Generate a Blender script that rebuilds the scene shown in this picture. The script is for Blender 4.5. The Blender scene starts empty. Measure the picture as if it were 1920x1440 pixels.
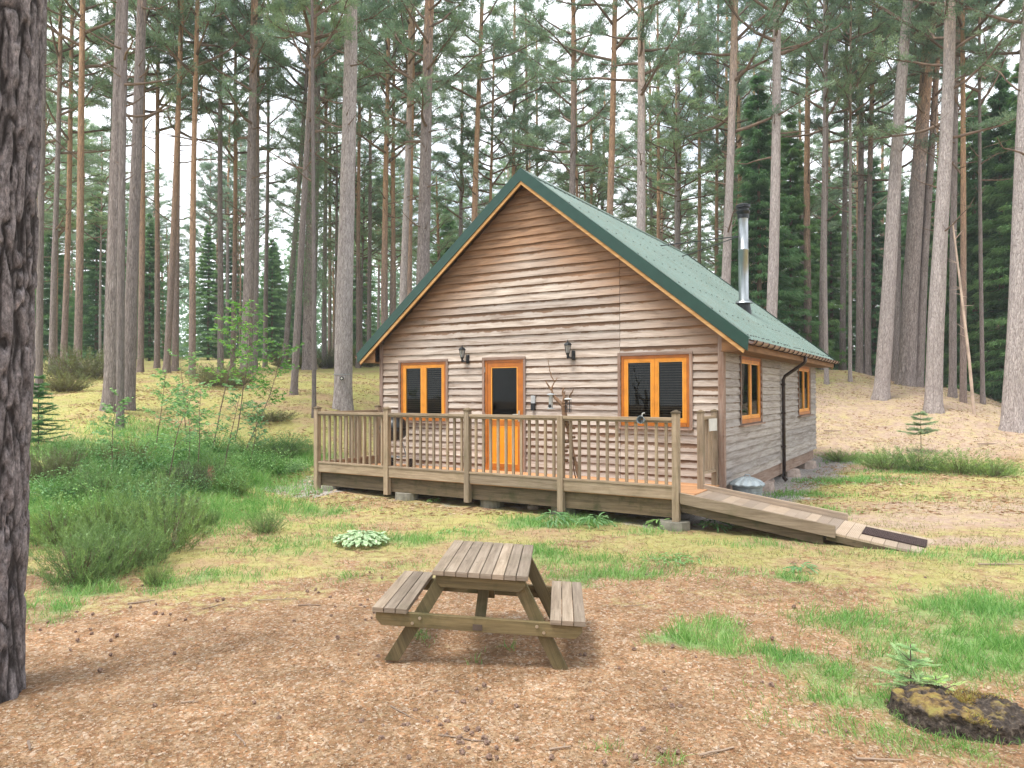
import bpy, math, random
import numpy as np
from mathutils import Vector, Matrix, noise as MN
SC = bpy.context.scene
COL = SC.collection
rnd = random.Random(7)
NR = np.random.default_rng(11)

# ------------------------------------------------------------------ camera
CZ = 1.9
FPX, PITCH, ROLL = 1343.5, 0.0116, 0.0025
cam = bpy.data.cameras.new('camera')
cam.sensor_width = 36.0
cam.lens = FPX / 1920 * 36.0
cam.clip_start = 0.05
cam.clip_end = 2000
camo = bpy.data.objects.new('camera', cam)
COL.objects.link(camo)
camo.matrix_world = Matrix.Translation((0, 0, CZ)) @ Matrix.Rotation(math.pi/2 + PITCH, 4, 'X') @ Matrix.Rotation(-ROLL, 4, 'Z')
SC.camera = camo

# ------------------------------------------------------------------ light
SUN_EL, SUN_AZ = math.radians(66), math.radians(232)      # azimuth clockwise from +Y: behind and left of the camera
world = bpy.data.worlds.new('World')
SC.world = world
world.use_nodes = True
wt = world.node_tree
wt.nodes.clear()
wo = wt.nodes.new('ShaderNodeOutputWorld')
bg = wt.nodes.new('ShaderNodeBackground')
sky = wt.nodes.new('ShaderNodeTexSky')
sky.sky_type = 'NISHITA'
sky.sun_disc = False
sky.sun_elevation = SUN_EL
sky.sun_rotation = SUN_AZ
tcw = wt.nodes.new('ShaderNodeTexCoord')
cn = wt.nodes.new('ShaderNodeTexNoise')
cn.inputs['Scale'].default_value = 3.2
cn.inputs['Detail'].default_value = 5
cr = wt.nodes.new('ShaderNodeValToRGB')
cr.color_ramp.elements[0].position = 0.36
cr.color_ramp.elements[0].color = (0.45, 0.45, 0.45, 1)
cr.color_ramp.elements[1].position = 0.52
cr.color_ramp.elements[1].color = (1, 1, 1, 1)
wm = wt.nodes.new('ShaderNodeMix')
wm.data_type = 'RGBA'
wm.inputs[7].default_value = (10.5, 10.9, 11.5, 1)
wt.links.new(tcw.outputs['Generated'], cn.inputs['Vector'])
wt.links.new(cn.outputs['Fac'], cr.inputs['Fac'])
wt.links.new(cr.outputs['Color'], wm.inputs[0])
wt.links.new(sky.outputs['Color'], wm.inputs[6])
wt.links.new(wm.outputs[2], bg.inputs['Color'])
bg.inputs['Strength'].default_value = 0.108
wt.links.new(bg.outputs[0], wo.inputs[0])
sun = bpy.data.lights.new('sun', 'SUN')
sun.energy = 2.5
sun.angle = math.radians(20)
sun.color = (1.0, 0.96, 0.9)
suno = bpy.data.objects.new('sun', sun)
COL.objects.link(suno)
sd = Vector((math.sin(SUN_AZ)*math.cos(SUN_EL), math.cos(SUN_AZ)*math.cos(SUN_EL), math.sin(SUN_EL)))
suno.rotation_euler = sd.to_track_quat('Z', 'Y').to_euler()
suno.location = (0, 0, 30)
SC.view_settings.view_transform = 'Standard'
SC.view_settings.look = 'None'
SC.view_settings.gamma = 1
SC.view_settings.exposure = 0.95
cy = SC.cycles
cy.max_bounces = 6
cy.diffuse_bounces = 4
cy.glossy_bounces = 3
cy.transmission_bounces = 4
cy.transparent_max_bounces = 8
cy.use_adaptive_sampling = True
cy.adaptive_threshold = 0.015
cy.use_denoising = True
cy.denoising_prefilter = 'ACCURATE'
cy.sample_clamp_indirect = 4

# ------------------------------------------------------------------ material tools
class NT:
    def __init__(s, name):
        s.m = bpy.data.materials.new(name)
        s.m.use_nodes = True
        s.t = s.m.node_tree
        s.b = s.t.nodes['Principled BSDF']
        s.b.inputs['Roughness'].default_value = 0.85
        s.b.inputs['Specular IOR Level'].default_value = 0.25
    def n(s, k, **kw):
        x = s.t.nodes.new('ShaderNode' + k)
        for a, v in kw.items():
            setattr(x, a, v)
        return x
    def l(s, a, b):
        s.t.links.new(a, b)
    def val(s, sock, v):
        if hasattr(v, 'is_output'):
            s.l(v, sock)
        else:
            sock.default_value = v
    def coord(s, out='Object', scale=(1, 1, 1)):
        c = s.n('TexCoord')
        m = s.n('Mapping')
        m.inputs['Scale'].default_value = scale
        s.l(c.outputs[out], m.inputs[0])
        return m.outputs[0]
    def noise(s, vec, scale=5, detail=4, rough=0.55, dist=0):
        x = s.n('TexNoise')
        s.l(vec, x.inputs['Vector'])
        x.inputs['Scale'].default_value = scale
        x.inputs['Detail'].default_value = detail
        x.inputs['Roughness'].default_value = rough
        x.inputs['Distortion'].default_value = dist
        return x.outputs['Fac']
    def vor(s, vec, scale=5, feature='F1', out='Distance', rnd_=1.0):
        x = s.n('TexVoronoi', feature=feature)
        s.l(vec, x.inputs['Vector'])
        x.inputs['Scale'].default_value = scale
        x.inputs['Randomness'].default_value = rnd_
        return x.outputs[out]
    def attr(s, name, out='Fac'):
        return s.n('Attribute', attribute_name=name).outputs[out]
    def orand(s):
        return s.n('ObjectInfo').outputs['Random']
    def ramp(s, fac, *stops, interp='LINEAR'):
        x = s.n('ValToRGB')
        r = x.color_ramp
        r.interpolation = interp
        while len(r.elements) < len(stops):
            r.elements.new(0.5)
        for e, (p, c) in zip(r.elements, stops):
            e.position = p
            e.color = (c, c, c, 1) if not isinstance(c, tuple) else (*c, 1)
        s.val(x.inputs[0], fac)
        return x.outputs[0]
    def mix(s, fac, a, b, mode='MIX'):
        x = s.n('Mix', data_type='RGBA', blend_type=mode)
        s.val(x.inputs[0], fac)
        for i, v in ((6, a), (7, b)):
            if isinstance(v, tuple):
                v = (*v, 1)
            s.val(x.inputs[i], v)
        return x.outputs[2]
    def math(s, op, a, b=0.0, c=0.0):
        x = s.n('Math', operation=op)
        s.val(x.inputs[0], a)
        s.val(x.inputs[1], b)
        s.val(x.inputs[2], c)
        return x.outputs[0]
    def sep(s, vec):
        x = s.n('SeparateXYZ')
        s.l(vec, x.inputs[0])
        return x.outputs
    def comb(s, x_, y_, z_):
        x = s.n('CombineXYZ')
        for i, v in enumerate((x_, y_, z_)):
            s.val(x.inputs[i], v)
        return x.outputs[0]
    def color(s, c):
        s.val(s.b.inputs['Base Color'], (*c, 1) if isinstance(c, tuple) else c)
    def rough(s, r, spec=None):
        s.val(s.b.inputs['Roughness'], r)
        if spec is not None:
            s.b.inputs['Specular IOR Level'].default_value = spec
    def bump(s, h, dist=0.01, strength=1.0):
        x = s.n('Bump')
        x.inputs['Strength'].default_value = strength
        x.inputs['Distance'].default_value = dist
        s.l(h, x.inputs['Height'])
        s.l(x.outputs[0], s.b.inputs['Normal'])
    def leafy(s, col, trans=0.35):
        d = s.n('BsdfDiffuse')
        t = s.n('BsdfTranslucent')
        g = s.n('BsdfGlossy')
        g.inputs['Roughness'].default_value = 0.45
        g.inputs['Color'].default_value = (0.6, 0.65, 0.7, 1)
        s.l(col, d.inputs[0]); s.l(col, t.inputs[0])
        m = s.n('MixShader'); m.inputs[0].default_value = trans
        s.l(d.outputs[0], m.inputs[1]); s.l(t.outputs[0], m.inputs[2])
        m2 = s.n('MixShader'); m2.inputs[0].default_value = 0.045
        s.l(m.outputs[0], m2.inputs[1]); s.l(g.outputs[0], m2.inputs[2])
        s.l(m2.outputs[0], s.t.nodes['Material Output'].inputs[0])

def plain(name, c, rough=0.6, metal=0.0, spec=0.4, var=0.15, sc=8.0, bump=0.0):
    t = NT(name)
    f = t.noise(t.coord(), sc, 4)
    k = tuple(x*(1-var) for x in c)
    k2 = tuple(min(1, x*(1+var)) for x in c)
    t.color(t.ramp(f, (0.3, k), (0.7, k2)))
    t.rough(rough, spec)
    t.b.inputs['Metallic'].default_value = metal
    if bump:
        t.bump(t.noise(t.coord(), sc*6, 5), bump)
    return t.m

def wood(name, pale, mid, dark, stain=(0.10, 0.11, 0.05), stain_amt=0.35, grain=1.0):
    """weathered timber; UV = metres along and across the grain"""
    t = NT(name)
    r = t.math('ADD', t.attr('rnd'), t.math('MULTIPLY', t.orand(), 0.6))
    uv = t.sep(t.coord('UV'))
    v = t.comb(t.math('ADD', uv[0], t.math('MULTIPLY', r, 37.0)), t.math('MULTIPLY', uv[1], 14.0), t.math('MULTIPLY', r, 13.0))
    g1 = t.noise(v, 1.7, 6, 0.65, 0.4)
    g2 = t.noise(t.comb(uv[0], t.math('MULTIPLY', uv[1], 60.0), r), 2.5, 4, 0.6)
    c = t.ramp(g1, (0.28, dark), (0.48, mid), (0.68, pale))
    c = t.mix(t.ramp(g2, (0.35, 0.0), (0.65, 0.45 * grain)), c, tuple(x*0.62 for x in mid))
    c = t.mix(1.0, c, t.ramp(t.math('FRACT', t.math('MULTIPLY', r, 7.31)), (0, (0.72, 0.72, 0.74)), (1, (1.12, 1.08, 1.04))), 'MULTIPLY')
    kn = t.vor(t.comb(t.math('ADD', t.math('MULTIPLY', uv[0], 1.0), r), t.math('MULTIPLY', uv[1], 3.0), r), 2.2)
    c = t.mix(t.ramp(kn, (0.0, 1.0), (0.07, 0.0)), c, tuple(x*0.45 for x in dark))
    st = t.noise(t.coord('Object'), 4.0, 5, 0.65)
    c = t.mix(t.ramp(st, (0.5, 0.0), (0.75, stain_amt)), c, stain)
    t.color(c)
    t.rough(0.82, 0.25)
    t.bump(g2, 0.003, 0.6)
    return t.m

def siding_mat(name, pale, mid, dark, raw, rawband):
    t = NT(name)
    r = t.attr('rnd')
    uv = t.sep(t.coord('UV'))
    v = t.comb(t.math('ADD', uv[0], t.math('MULTIPLY', r, 53.0)), t.math('MULTIPLY', uv[1], 1.6), t.math('MULTIPLY', r, 19.0))
    g = t.noise(v, 1.6, 6, 0.62, 0.6)
    fine = t.noise(t.comb(t.math('MULTIPLY', uv[0], 1.5), t.math('MULTIPLY', uv[1], 9.0), t.math('MULTIPLY', r, 9.0)), 3.0, 4, 0.7)
    c = t.ramp(g, (0.26, dark), (0.44, mid), (0.62, pale))
    c = t.mix(t.ramp(fine, (0.4, 0.0), (0.7, 0.5)), c, dark)
    # unweathered strip close under the next board, enlarged to stand in for its shadow line, with an irregular edge, stronger on some boards
    e = t.noise(t.comb(t.math('ADD', uv[0], t.math('MULTIPLY', r, 31.0)), 0.0, r), 2.6, 5, 0.7)
    lim = t.math('SUBTRACT', 1.25, t.math('MULTIPLY', t.math('ADD', e, t.math('MULTIPLY', t.math('SUBTRACT', t.math('FRACT', t.math('MULTIPLY', r, 5.7)), 0.5), 0.5)), rawband))
    band = t.ramp(t.math('SUBTRACT', uv[1], lim), (0.0, 0.0), (0.09, 0.85))
    c = t.mix(band, c, raw)
    sh = t.attr('sh')
    shn = t.ramp(t.math('ADD', sh, t.math('MULTIPLY', t.math('SUBTRACT', g, 0.5), 0.7)), (0.25, 0.0), (0.9, 0.9))
    rc = t.ramp(g, (0.3, tuple(x*0.7 for x in raw)), (0.55, tuple(min(1, x*1.45) for x in raw)), (0.7, tuple(min(1, x*1.8) for x in raw)))
    c = t.mix(shn, c, rc)
    c = t.mix(1.0, c, t.ramp(t.math('FRACT', t.math('MULTIPLY', r, 3.17)), (0, (0.80, 0.79, 0.80)), (1, (1.1, 1.08, 1.06))), 'MULTIPLY')
    kn = t.vor(t.comb(t.math('ADD', uv[0], t.math('MULTIPLY', r, 11.0)), t.math('MULTIPLY', uv[1], 0.3), t.math('MULTIPLY', r, 50.0)), 2.5)
    c = t.mix(t.ramp(kn, (0.0, 0.9), (0.055, 0.0)), c, tuple(x*0.4 for x in raw))
    t.color(c)
    t.rough(0.8, 0.25)
    t.bump(t.math('ADD', g, fine), 0.004, 0.6)
    return t.m

def bark_mat(name, low, low2, high, near=False, h0=8.0, hr=6.0):
    """Scots pine bark: grey-brown plates low down, orange and flaky higher; height from the mesh"""
    t = NT(name)
    co = t.coord('Object', (1, 1, 1))
    x = t.sep(co)
    orr = t.orand()
    if near:
        v = t.comb(t.math('MULTIPLY', x[0], 14.0), t.math('MULTIPLY', x[1], 14.0), t.math('MULTIPLY', x[2], 6.0))
    else:
        v = t.comb(t.math('MULTIPLY', x[0], 3.4), t.math('MULTIPLY', x[1], 3.4), t.math('ADD', t.math('MULTIPLY', x[2], 1.9), t.math('MULTIPLY', orr, 60.0)))
    n1 = t.noise(v, 1.6, 6, 0.62, 0.8)
    n2 = t.noise(v, 6.0, 5, 0.7)
    ed = t.vor(v, 2.1, 'DISTANCE_TO_EDGE')
    c1 = t.ramp(n1, (0.3, low), (0.5, tuple((a+b)/2 for a, b in zip(low, low2))), (0.68, low2))
    c2 = t.ramp(n1, (0.3, tuple(a*0.55 for a in high)), (0.5, high), (0.7, tuple(min(1, a*1.35) for a in high)))
    if near:
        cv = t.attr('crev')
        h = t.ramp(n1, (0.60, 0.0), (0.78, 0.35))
    else:
        h = t.math('ADD', t.math('MULTIPLY', t.math('SUBTRACT', x[2], t.math('ADD', h0, t.math('MULTIPLY', orr, hr))), 0.13), t.math('MULTIPLY', t.math('SUBTRACT', n1, 0.5), 1.0))
        h = t.ramp(h, (0.0, 0.0), (0.8, 0.85))
    c = t.mix(h, c1, c2)
    c = t.mix(1.0, c, t.ramp(n2, (0.32, 0.38 if near else 0.5), (0.66, 1.3 if near else 1.2)), 'MULTIPLY')
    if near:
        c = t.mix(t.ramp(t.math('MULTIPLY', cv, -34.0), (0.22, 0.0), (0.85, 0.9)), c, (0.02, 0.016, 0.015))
    else:
        c = t.mix(t.ramp(ed, (0.0, 0.5), (0.10, 0.0)), c, tuple(a*0.4 for a in low))
    t.color(c)
    t.rough(0.9, 0.2)
    hh = t.math('ADD', t.math('MULTIPLY', t.ramp(ed, (0.0, 0.0), (0.15, 1.0)), 0.0 if near else 0.5), t.math('MULTIPLY', n2, 0.6))
    t.bump(hh, 0.03 if not near else 0.02, 0.8)
    return t.m

def leaf_mat(name, a, b, c3, trans=0.35, lo=0.0):
    t = NT(name)
    r = t.attr('rnd')
    o = t.orand()
    c = t.ramp(r, (0.0, a), (0.55, b), (1.0, c3))
    c = t.mix(1.0, c, t.ramp(o, (0, (0.78, 0.82, 0.85)), (0.5, (1.0, 1.0, 0.95)), (1, (1.2, 1.12, 0.9))), 'MULTIPLY')
    t.leafy(c, trans)
    return t.m

M = {}
M['front_siding'] = siding_mat('front_siding', (0.60, 0.53, 0.465), (0.455, 0.38, 0.32), (0.20, 0.145, 0.105), (0.20, 0.11, 0.058), 1.10)
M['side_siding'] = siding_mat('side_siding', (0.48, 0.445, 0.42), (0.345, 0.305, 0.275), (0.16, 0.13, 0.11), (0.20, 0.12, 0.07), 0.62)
M['deck_wood'] = wood('weathered_deck_timber', (0.48, 0.38, 0.275), (0.35, 0.27, 0.185), (0.19, 0.14, 0.095), (0.12, 0.11, 0.05), 0.4)
M['skirt_wood'] = wood('green_stained_timber', (0.24, 0.18, 0.115), (0.16, 0.12, 0.072), (0.07, 0.052, 0.032), (0.045, 0.05, 0.02), 0.9)
M['ramp_wood'] = wood('ramp_boards', (0.56, 0.46, 0.36), (0.48, 0.385, 0.295), (0.38, 0.29, 0.21), (0.25, 0.2, 0.1), 0.2, 0.5)
M['floor_wood'] = wood('orange_deck_boards', (0.62, 0.38, 0.22), (0.55, 0.29, 0.14), (0.38, 0.18, 0.08), (0.3, 0.2, 0.12), 0.3, 0.5)
M['trim_wood'] = wood('trim_timber', (0.42, 0.33, 0.28), (0.32, 0.22, 0.17), (0.2, 0.11, 0.07), (0.12, 0.08, 0.05), 0.3)
M['raw_trim'] = wood('pale_orange_trim', (0.72, 0.45, 0.20), (0.60, 0.34, 0.13), (0.42, 0.22, 0.08), (0.3, 0.18, 0.08), 0.2, 0.5)
M['fascia_wood'] = wood('brown_fascia', (0.34, 0.19, 0.09), (0.25, 0.13, 0.06), (0.15, 0.075, 0.035), (0.1, 0.06, 0.03), 0.3)
M['table_top'] = wood('picnic_table_top', (0.44, 0.365, 0.285), (0.32, 0.255, 0.19), (0.17, 0.13, 0.095), (0.10, 0.09, 0.05), 0.45)
M['table_leg'] = wood('picnic_table_frame', (0.25, 0.195, 0.10), (0.175, 0.135, 0.068), (0.09, 0.07, 0.038), (0.05, 0.055, 0.02), 0.75)
M['stick'] = wood('grey_stick', (0.45, 0.36, 0.28), (0.33, 0.25, 0.19), (0.18, 0.12, 0.09), (0.1, 0.08, 0.06), 0.3)
M['orange'] = plain('orange_joinery', (0.66, 0.25, 0.022), 0.4, var=0.18, sc=5)
M['orange_dark'] = plain('red_brown_joinery', (0.40, 0.125, 0.014), 0.4, var=0.22, sc=5)
M['orange_bead'] = plain('yellow_glazing_bead', (0.85, 0.40, 0.06), 0.4, var=0.1)
M['orange_panel'] = plain('bright_orange_panel', (0.78, 0.27, 0.008), 0.45, var=0.1, sc=3)
M['black'] = plain('black_paint', (0.012, 0.014, 0.016), 0.35, var=0.3)
M['plastic'] = plain('dark_brown_plastic', (0.03, 0.016, 0.013), 0.3, spec=0.5)
M['gutter'] = plain('brown_gutter', (0.20, 0.10, 0.065), 0.3, spec=0.5)
M['steel'] = plain('polished_steel', (0.36, 0.38, 0.39), 0.3, 1.0, var=0.06)
M['galv'] = plain('galvanised_steel', (0.27, 0.31, 0.33), 0.6, 0.5, var=0.25, sc=14)
M['bolt'] = plain('bolt_steel', (0.6, 0.58, 0.52), 0.35, 1.0)
M['white'] = plain('white_plate', (0.62, 0.6, 0.55), 0.5, var=0.1)
M['grey_plastic'] = plain('grey_plastic', (0.4, 0.42, 0.43), 0.4, var=0.1)
M['concrete'] = plain('concrete', (0.22, 0.205, 0.165), 0.9, spec=0.2, var=0.3, sc=9, bump=0.004)
M['stone'] = plain('pale_stone', (0.42, 0.33, 0.28), 0.85, spec=0.2, var=0.3, sc=11, bump=0.006)
M['dark'] = plain('painted_dark_interior', (0.012, 0.011, 0.010), 0.9, spec=0.1, var=0.3)  # near-black colour stands in for the unlit room behind the glass
M['blind'] = plain('slatted_blind', (0.17, 0.14, 0.09), 0.6, var=0.2)
M['curtain'] = plain('pale_curtain', (0.35, 0.33, 0.28), 0.8, var=0.2)
M['cone'] = plain('pine_cone', (0.21, 0.135, 0.10), 0.85, var=0.5, sc=40)
M['chip'] = plain('bark_chip', (0.52, 0.40, 0.32), 0.85, var=0.35, sc=2)

def glass():
    t = NT('window_glass')
    g = t.n('BsdfGlossy'); g.inputs['Roughness'].default_value = 0.02
    g.inputs['Color'].default_value = (0.85, 0.9, 0.9, 1)
    tr = t.n('BsdfTransparent'); tr.inputs[0].default_value = (0.55, 0.57, 0.56, 1)
    fr = t.n('Fresnel'); fr.inputs[0].default_value = 1.5
    m = t.n('MixShader')
    t.l(t.math('MULTIPLY', fr.outputs[0], 0.5), m.inputs[0])
    t.l(tr.outputs[0], m.inputs[1]); t.l(g.outputs[0], m.inputs[2])
    t.l(m.outputs[0], t.t.nodes['Material Output'].inputs[0])
    return t.m
M['glass'] = glass()

def roof_mat():
    t = NT('green_coated_roof_sheet')
    co = t.coord('Object')
    f = t.noise(co, 1.2, 5)
    f2 = t.noise(co, 22, 3)
    c = t.ramp(f, (0.3, (0.13, 0.195, 0.168)), (0.7, (0.17, 0.24, 0.21)))
    c = t.mix(t.ramp(f2, (0.55, 0.0), (0.75, 0.3)), c, (0.08, 0.13, 0.08))
    dz = t.noise(t.coord('Object', (1, 3, 1)), 1.6, 6, 0.7)
    c = t.mix(t.ramp(t.math('MULTIPLY', dz, t.ramp(t.noise(co, 60, 3), (0.45, 0.3), (0.6, 1.2))), (0.48, 0.0), (0.62, 0.7)), c, (0.14, 0.11, 0.06))
    t.color(c)
    t.rough(0.32, 0.55)
    return t.m
M['roof'] = roof_mat()
M['barge'] = plain('dark_green_flashing', (0.008, 0.046, 0.030), 0.35, var=0.12, spec=0.5)

M['bark'] = bark_mat('pine_bark', (0.20, 0.16, 0.15), (0.46, 0.395, 0.37), (0.70, 0.37, 0.17))
M['bark_pale'] = bark_mat('pale_pine_bark', (0.34, 0.29, 0.275), (0.64, 0.56, 0.535), (0.68, 0.44, 0.27))
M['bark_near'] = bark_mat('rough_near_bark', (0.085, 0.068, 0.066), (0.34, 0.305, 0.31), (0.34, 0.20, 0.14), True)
M['bark_orange'] = bark_mat('orange_pine_bark', (0.22, 0.165, 0.145), (0.46, 0.36, 0.32), (0.62, 0.37, 0.21), h0=1.5, hr=3.0)
M['branch'] = plain('pine_branch', (0.17, 0.12, 0.09), 0.9, spec=0.2, var=0.4, sc=3)
M['needles'] = leaf_mat('pine_needles', (0.13, 0.225, 0.145), (0.24, 0.36, 0.225), (0.38, 0.48, 0.30), 0.5)
M['spruce'] = leaf_mat('spruce_needles', (0.05, 0.13, 0.06), (0.115, 0.26, 0.10), (0.24, 0.42, 0.16), 0.45)
M['sapling_leaf'] = leaf_mat('broad_leaves', (0.12, 0.27, 0.10), (0.22, 0.43, 0.16), (0.40, 0.62, 0.28), 0.5)
M['bilberry_leaf'] = leaf_mat('bilberry_leaves', (0.05, 0.15, 0.045), (0.12, 0.29, 0.09), (0.36, 0.55, 0.24), 0.4)
M['bright_leaf'] = leaf_mat('bright_young_leaves', (0.10, 0.28, 0.05), (0.20, 0.45, 0.08), (0.36, 0.60, 0.12), 0.5)
M['grass'] = leaf_mat('grass_blades', (0.05, 0.17, 0.035), (0.18, 0.40, 0.095), (0.46, 0.66, 0.25), 0.45)
M['dry_grass'] = leaf_mat('dry_grass', (0.16, 0.20, 0.06), (0.36, 0.33, 0.12), (0.55, 0.45, 0.2), 0.35)
M['heather'] = leaf_mat('heather', (0.09, 0.07, 0.04), (0.15, 0.25, 0.075), (0.32, 0.48, 0.15), 0.35)
M['heather_dark'] = leaf_mat('old_heather', (0.08, 0.06, 0.04), (0.14, 0.14, 0.07), (0.18, 0.24, 0.09), 0.3)
M['lungwort'] = leaf_mat('silvery_leaves', (0.18, 0.33, 0.17), (0.42, 0.58, 0.38), (0.62, 0.74, 0.55), 0.3)
M['litter'] = leaf_mat('dead_needles', (0.20, 0.10, 0.045), (0.41, 0.24, 0.11), (0.62, 0.49, 0.36), 0.15)

# ------------------------------------------------------------------ mesh tools
class MB:
    def __init__(s):
        s.v = []; s.f = []; s.uv = []; s.r = []; s.mi = []; s.sh = []
    def face(s, idx, uv=None, r=0.5, mi=0):
        s.f.append(idx); s.uv.append(uv or [(0, 0)]*len(idx)); s.r.append(r); s.mi.append(mi)
    def box(s, lo, hi, r=None, mi=0, Mx=None, bev=0.0):
        """axis box (or moved by Mx) with grain along its longest side"""
        r = rnd.random() if r is None else r
        lo = [min(a, b) for a, b in zip(lo, hi)] if False else lo
        d = [hi[i]-lo[i] for i in range(3)]
        ax = max(range(3), key=lambda i: d[i])
        pts = [(x, y, z) for x in (lo[0], hi[0]) for y in (lo[1], hi[1]) for z in (lo[2], hi[2])]
        b = len(s.v)
        s.v += [tuple(Mx @ Vector(p)) if Mx else p for p in pts]
        for q in ((0, 1, 3, 2), (4, 6, 7, 5), (0, 4, 5, 1), (2, 3, 7, 6), (0, 2, 6, 4), (1, 5, 7, 3)):
            P = [pts[i] for i in q]
            const = next(i for i in range(3) if len({p[i] for p in P}) == 1 or d[i] == 0)
            oth = [i for i in range(3) if i != const]
            u = ax if ax in oth else oth[0]
            w = [i for i in oth if i != u][0]
            s.face([b+i for i in q], [(p[u]-lo[u], p[w]-lo[w] + 0.31*const) for p in P], r, mi)
    def quad(s, lo, hi, Mx):
        b = len(s.v)
        s.v += [tuple(Mx @ Vector(p)) for p in ((lo[0], lo[1], lo[2]), (hi[0], lo[1], lo[2]), (hi[0], lo[1], hi[2]), (lo[0], lo[1], hi[2]))]
        s.face([b, b+1, b+2, b+3])
    def bar(s, a, b, w, h, r=None, mi=0, up=(0, 0, 1)):
        """beam from a to b, width w across, height h along up"""
        a, b = Vector(a), Vector(b)
        d = (b-a); L = d.length; d.normalize()
        x = d.cross(Vector(up)); x.normalize() if x.length > 1e-6 else None
        if x.length < 1e-6:
            x = Vector((1, 0, 0))
        z = x.cross(d)
        Mx = Matrix(((x.x, d.x, z.x, a.x), (x.y, d.y, z.y, a.y), (x.z, d.z, z.z, a.z), (0, 0, 0, 1)))
        s.box((-w/2, 0, -h/2), (w/2, L, h/2), r, mi, Mx)
    def tube(s, pts, rad, n=8, r=None, mi=0, cap=True, closed=False):
        r = rnd.random() if r is None else r
        pts = [Vector(p) for p in pts]
        if not hasattr(rad, '__len__'):
            rad = [rad]*len(pts)
        b0 = len(s.v); L = 0; x = None
        m = len(pts)
        for i, p in enumerate(pts):
            d = (pts[min(i+1, m-1)]-pts[max(i-1, 0)])
            if closed:
                d = pts[(i+1) % m]-pts[i-1]
            if d.length < 1e-9:
                d = Vector((0, 0, 1))
            d.normalize()
            if x is None:
                x = d.orthogonal().normalized()
            x = (x - d*x.dot(d))
            x = x.normalized() if x.length > 1e-6 else d.orthogonal().normalized()
            y = d.cross(x)
            for k in range(n):
                t = 2*math.pi*k/n
                s.v.append(tuple(p + (x*math.cos(t)+y*math.sin(t))*rad[i]))
        for i in range(m if closed else m-1):
            L2 = L + (pts[(i+1) % m]-pts[i]).length
            for k in range(n):
                k2 = (k+1) % n
                j = (i+1) % m
                c = 2*math.pi*rad[i]/n
                s.face([b0+i*n+k, b0+i*n+k2, b0+j*n+k2, b0+j*n+k], [(L, k*c), (L, (k+1)*c), (L2, (k+1)*c), (L2, k*c)], r, mi)
            L = L2
        if cap and not closed:
            s.face([b0+k for k in range(n)][::-1], None, r, mi)
            s.face([b0+(m-1)*n+k for k in range(n)], None, r, mi)
    def lathe(s, prof, c=(0, 0, 0), n=20, r=None, mi=0):
        """profile of (radius, z) turned about z at c"""
        r = rnd.random() if r is None else r
        b = len(s.v)
        for (R, z) in prof:
            for k in range(n):
                t = 2*math.pi*k/n
                s.v.append((c[0]+R*math.cos(t), c[1]+R*math.sin(t), c[2]+z))
        for i in range(len(prof)-1):
            for k in range(n):
                k2 = (k+1) % n
                s.face([b+i*n+k, b+i*n+k2, b+(i+1)*n+k2, b+(i+1)*n+k], None, r, mi)
        s.face([b+k for k in range(n)][::-1], None, r, mi)
        s.face([b+(len(prof)-1)*n+k for k in range(n)], None, r, mi)
    def prism(s, poly, y0, y1, axis='y', r=None, mi=0, swap=False):
        """polygon in (x,z) extruded along y (axis y) or in (y,z) along x"""
        r = rnd.random() if r is None else r
        b = len(s.v); n = len(poly)
        for yy in (y0, y1):
            for (p, q) in poly:
                s.v.append((p, yy, q) if axis == 'y' else (yy, p, q))
        uq = [(p[1], p[0]+.45*abs(p[1])) if swap else (p[0], p[1]) for p in poly]
        s.face([b+i for i in range(n)], uq, r, mi)
        s.face([b+n+i for i in range(n)][::-1], uq[::-1], r, mi)
        for i in range(n):
            j = (i+1) % n
            L = math.hypot(poly[i][0]-poly[j][0], poly[i][1]-poly[j][1])
            s.face([b+i, b+n+i, b+n+j, b+j], [(0, 0), (0, abs(y1-y0)), (L, abs(y1-y0)), (L, 0)], r, mi)
    def build(s, name, mats, parent=None, smooth=False, loc=None, bevel=0.0):
        me = bpy.data.meshes.new(name)
        me.from_pydata(s.v, [], s.f)
        mats = mats if isinstance(mats, (list, tuple)) else [mats]
        for m in mats:
            me.materials.append(M[m] if isinstance(m, str) else m)
        uvl = me.uv_layers.new(name='UVMap')
        flat = np.array([c for f in s.uv for p in f for c in p], dtype=np.float32)
        uvl.data.foreach_set('uv', flat)
        a = me.attributes.new('rnd', 'FLOAT', 'FACE')
        a.data.foreach_set('value', np.array(s.r, dtype=np.float32))
        if s.sh:
            a = me.attributes.new('sh', 'FLOAT', 'POINT')
            a.data.foreach_set('value', np.array(s.sh, dtype=np.float32))
        me.polygons.foreach_set('material_index', s.mi)
        if smooth:
            me.polygons.foreach_set('use_smooth', [True]*len(s.f))
        me.update()
        o = bpy.data.objects.new(name, me)
        COL.objects.link(o)
        if parent:
            o.parent = parent
        if loc:
            o.location = loc
        if bevel:
            md = o.modifiers.new('bevel', 'BEVEL')
            md.width = bevel; md.segments = 2; md.limit_method = 'ANGLE'
        return o

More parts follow.
